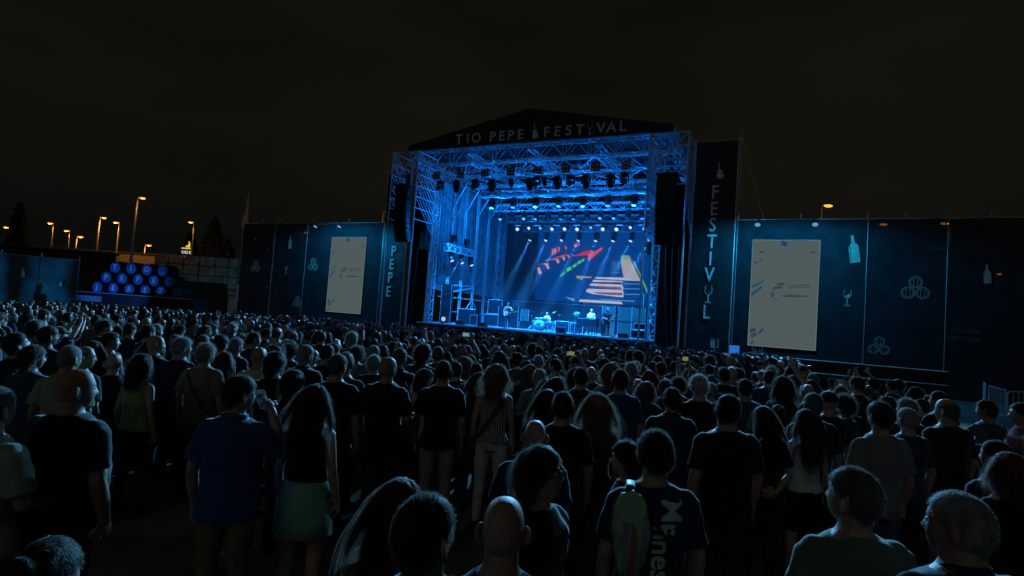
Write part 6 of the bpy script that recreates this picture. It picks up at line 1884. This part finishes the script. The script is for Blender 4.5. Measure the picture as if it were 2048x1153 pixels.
# far rows: one mass
def far_crowd():
    rng = random.Random(7)
    mats_ = [mat('far_skin_a', (.40, .24, .17), rough=.55), mat('far_skin_b', (.24, .13, .09), rough=.55)]
    for i, c in enumerate((BLACKH, DARK, BROWN, GREYD, GREY, AUBURN, BLOND)): mats_.append(mat(f'far_hair_{i}', c, rough=.45, spec=.5))
    for i, c in enumerate((BLACK, BLACK, NAVY, (.05, .05, .055), (.13, .135, .14), (.3, .31, .3), (.03, .07, .17))): mats_.append(mat(f'far_cloth_{i}', c, rough=.85, spec=.2))
    D, F = sphere_dirs(14, 10)
    hp = head_surface(D, True)
    nr = D / HR; nr /= np.linalg.norm(nr, axis=1)[:, None]
    AV, AF, AM = [], [], []; n = 0
    def put(V, F_, m):
        nonlocal n
        AV.append(V); AF.extend(tuple(n + i for i in f) for f in F_); AM.extend([m] * len(F_)); n += len(V)
    for x, y, h, px, py in rest:
        fem = rng.random() < .36
        if fem: h -= .06
        s = h / 1.765
        rz = math.atan2(-(1.0 - x), (36.0 - y)) + rng.gauss(0, .2)
        rt_ = np.array(Matrix.Rotation(rz, 3, 'Z')) * s
        hr = np.array(Matrix.Rotation(rng.gauss(0, .3), 3, 'Z') @ Matrix.Rotation(rng.gauss(.02, .08), 3, 'X'))
        T = np.array((x, y, gz(y)))
        sk = rng.choice((0, 0, 1)); hc = 2 + rng.choice((0, 0, 1, 1, 2, 3, 3, 4, 5, 6)); cl = 9 + rng.randrange(7)
        put((hp @ hr.T + HEADC) @ rt_.T + T, F, sk)
        if rng.random() > .1:
            longh = fem and rng.random() < .7
            m = scalp(D, .55, -.8, -.05)
            ns = np.array([noise.noise(Vector(q * 30) + Vector((x * 7, y, 0))) for q in hp])
            off = np.where(m > .1, m * (.02 + .016 * ns), -.012)
            put((((hp + nr * off[:, None]) @ hr.T) + HEADC) @ rt_.T + T, F, hc)
            if longh:
                b = MB(); b.rings([(0, -.12, 1.28, .06, .02), (0, -.13, 1.42, .095, .035), (0, -.09, 1.55, .098, .05), (0, -.05, 1.67, .08, .06)], 10)
                put(np.array(b.v) @ rt_.T + T, b.f, hc)
        bl = 'F' if fem else ('H' if rng.random() < .2 else 'M')
        b = MB(); b.rings([(0, c, z, rx + .018, ry + .018) for z, rx, ry, c in TORSO[bl]][::2] + [(0, -.006, 1.53, .058, .056), (0, 0, 1.58, .054, .054)], 12)
        put(np.array(b.v) @ rt_.T + T, b.f, cl)
        b = MB()
        for sd in (-1, 1):
            P, d, nn = arm_pts(bl, rng.choice(('down', 'front', 'down')), sd)
            b.path([P[0], P[1], P[2]], [.068, .055, .035], 7)
            b.path([(sd * .1, 0, .92), (sd * .105, .01, .5), (sd * .11, 0, 0)], [.1, .065, .05], 7)
        put(np.array(b.v) @ rt_.T + T, b.f, cl)
    me = bpy.data.meshes.new('crowd')
    me.from_pydata(np.concatenate(AV).tolist(), [], AF)
    for m in mats_: me.materials.append(m)
    me.polygons.foreach_set('material_index', AM)
    me.polygons.foreach_set('use_smooth', [True] * len(AF))
    me.update()
    o = obj('crowd', me)
    tag(o, 'far rows of the crowd massed in front of the stage', 'crowd', kind='stuff')
far_crowd()
print('people: named', len(FOLK), 'singles', len(ind), 'far', len(rest))

# ---------------------------------------------------------------- small plants glowing green underfoot
M_weed = mat('weed_leaf', (.05, .32, .03), rough=.5, translucent=.4, var=.4)
def weed(label, x, y, h, seed):
    rng = random.Random(seed)
    t = thing('weed_plant', label, 'plant', (x, y, gz(y)), 0, 'weeds between the people')
    b = MB(); V, F = [], []
    for i in range(16):
        a = rng.uniform(0, 6.28); L = h * rng.uniform(.4, 1); lean = rng.uniform(.05, .3)
        p = np.array((rng.uniform(-.05, .05), rng.uniform(-.05, .05), 0))
        tip = p + np.array((math.cos(a) * lean * L, math.sin(a) * lean * L, L))
        b.path([p, (p + tip) / 2 + np.array((0, 0, .02)), tip], [.004, .003, .001], 4)
        for q in range(9):
            c = p + (tip - p) * rng.uniform(.2, 1); d = np.array([rng.gauss(0, 1) for _ in range(3)]); d[2] = abs(d[2]); d /= np.linalg.norm(d)
            e2 = np.cross(d, (rng.gauss(0, 1), rng.gauss(0, 1), .3)); e2 /= np.linalg.norm(e2); k = len(V)
            V += [c, c + d * .02 + e2 * .008, c + d * .045, c + d * .02 - e2 * .008]; F.append((k, k + 1, k + 2, k + 3))
    b.build('stems', M_weed, t); b2 = MB(); b2.add(V, F); b2.build('leaves', M_weed, t)
weed('small green weed beside the white trousers', -.42, 5.6, .55, 1)
weed('green weed between the grey-green shirt and the navy polo', 2.35, 3.55, .7, 2)
weed('small green weed behind the grey-green shirt', 1.95, 3.9, .4, 3)

# ---------------------------------------------------------------- smoke in the stage light
def smoke():
    b = MB(); b.box((0.5, 9.05, 5.85), (15.2, 6.9, 8.7))
    m = bpy.data.materials.new('stage_smoke'); m.use_nodes = True
    n, l = m.node_tree.nodes, m.node_tree.links
    n.remove(n['Principled BSDF'])
    v = n.new('ShaderNodeVolumePrincipled')
    v.inputs['Color'].default_value = (.85, .92, 1, 1)
    v.inputs['Density'].default_value = .028
    v.inputs['Anisotropy'].default_value = .25
    l.new(v.outputs[0], n['Material Output'].inputs['Volume'])
    o = b.build('stage_haze', m)
    o.location = S(0, 0, 0); o.rotation_euler = (0, 0, -TH)
    tag(o, 'thin blue-lit smoke filling the stage under the roof', 'haze', kind='stuff')
smoke()
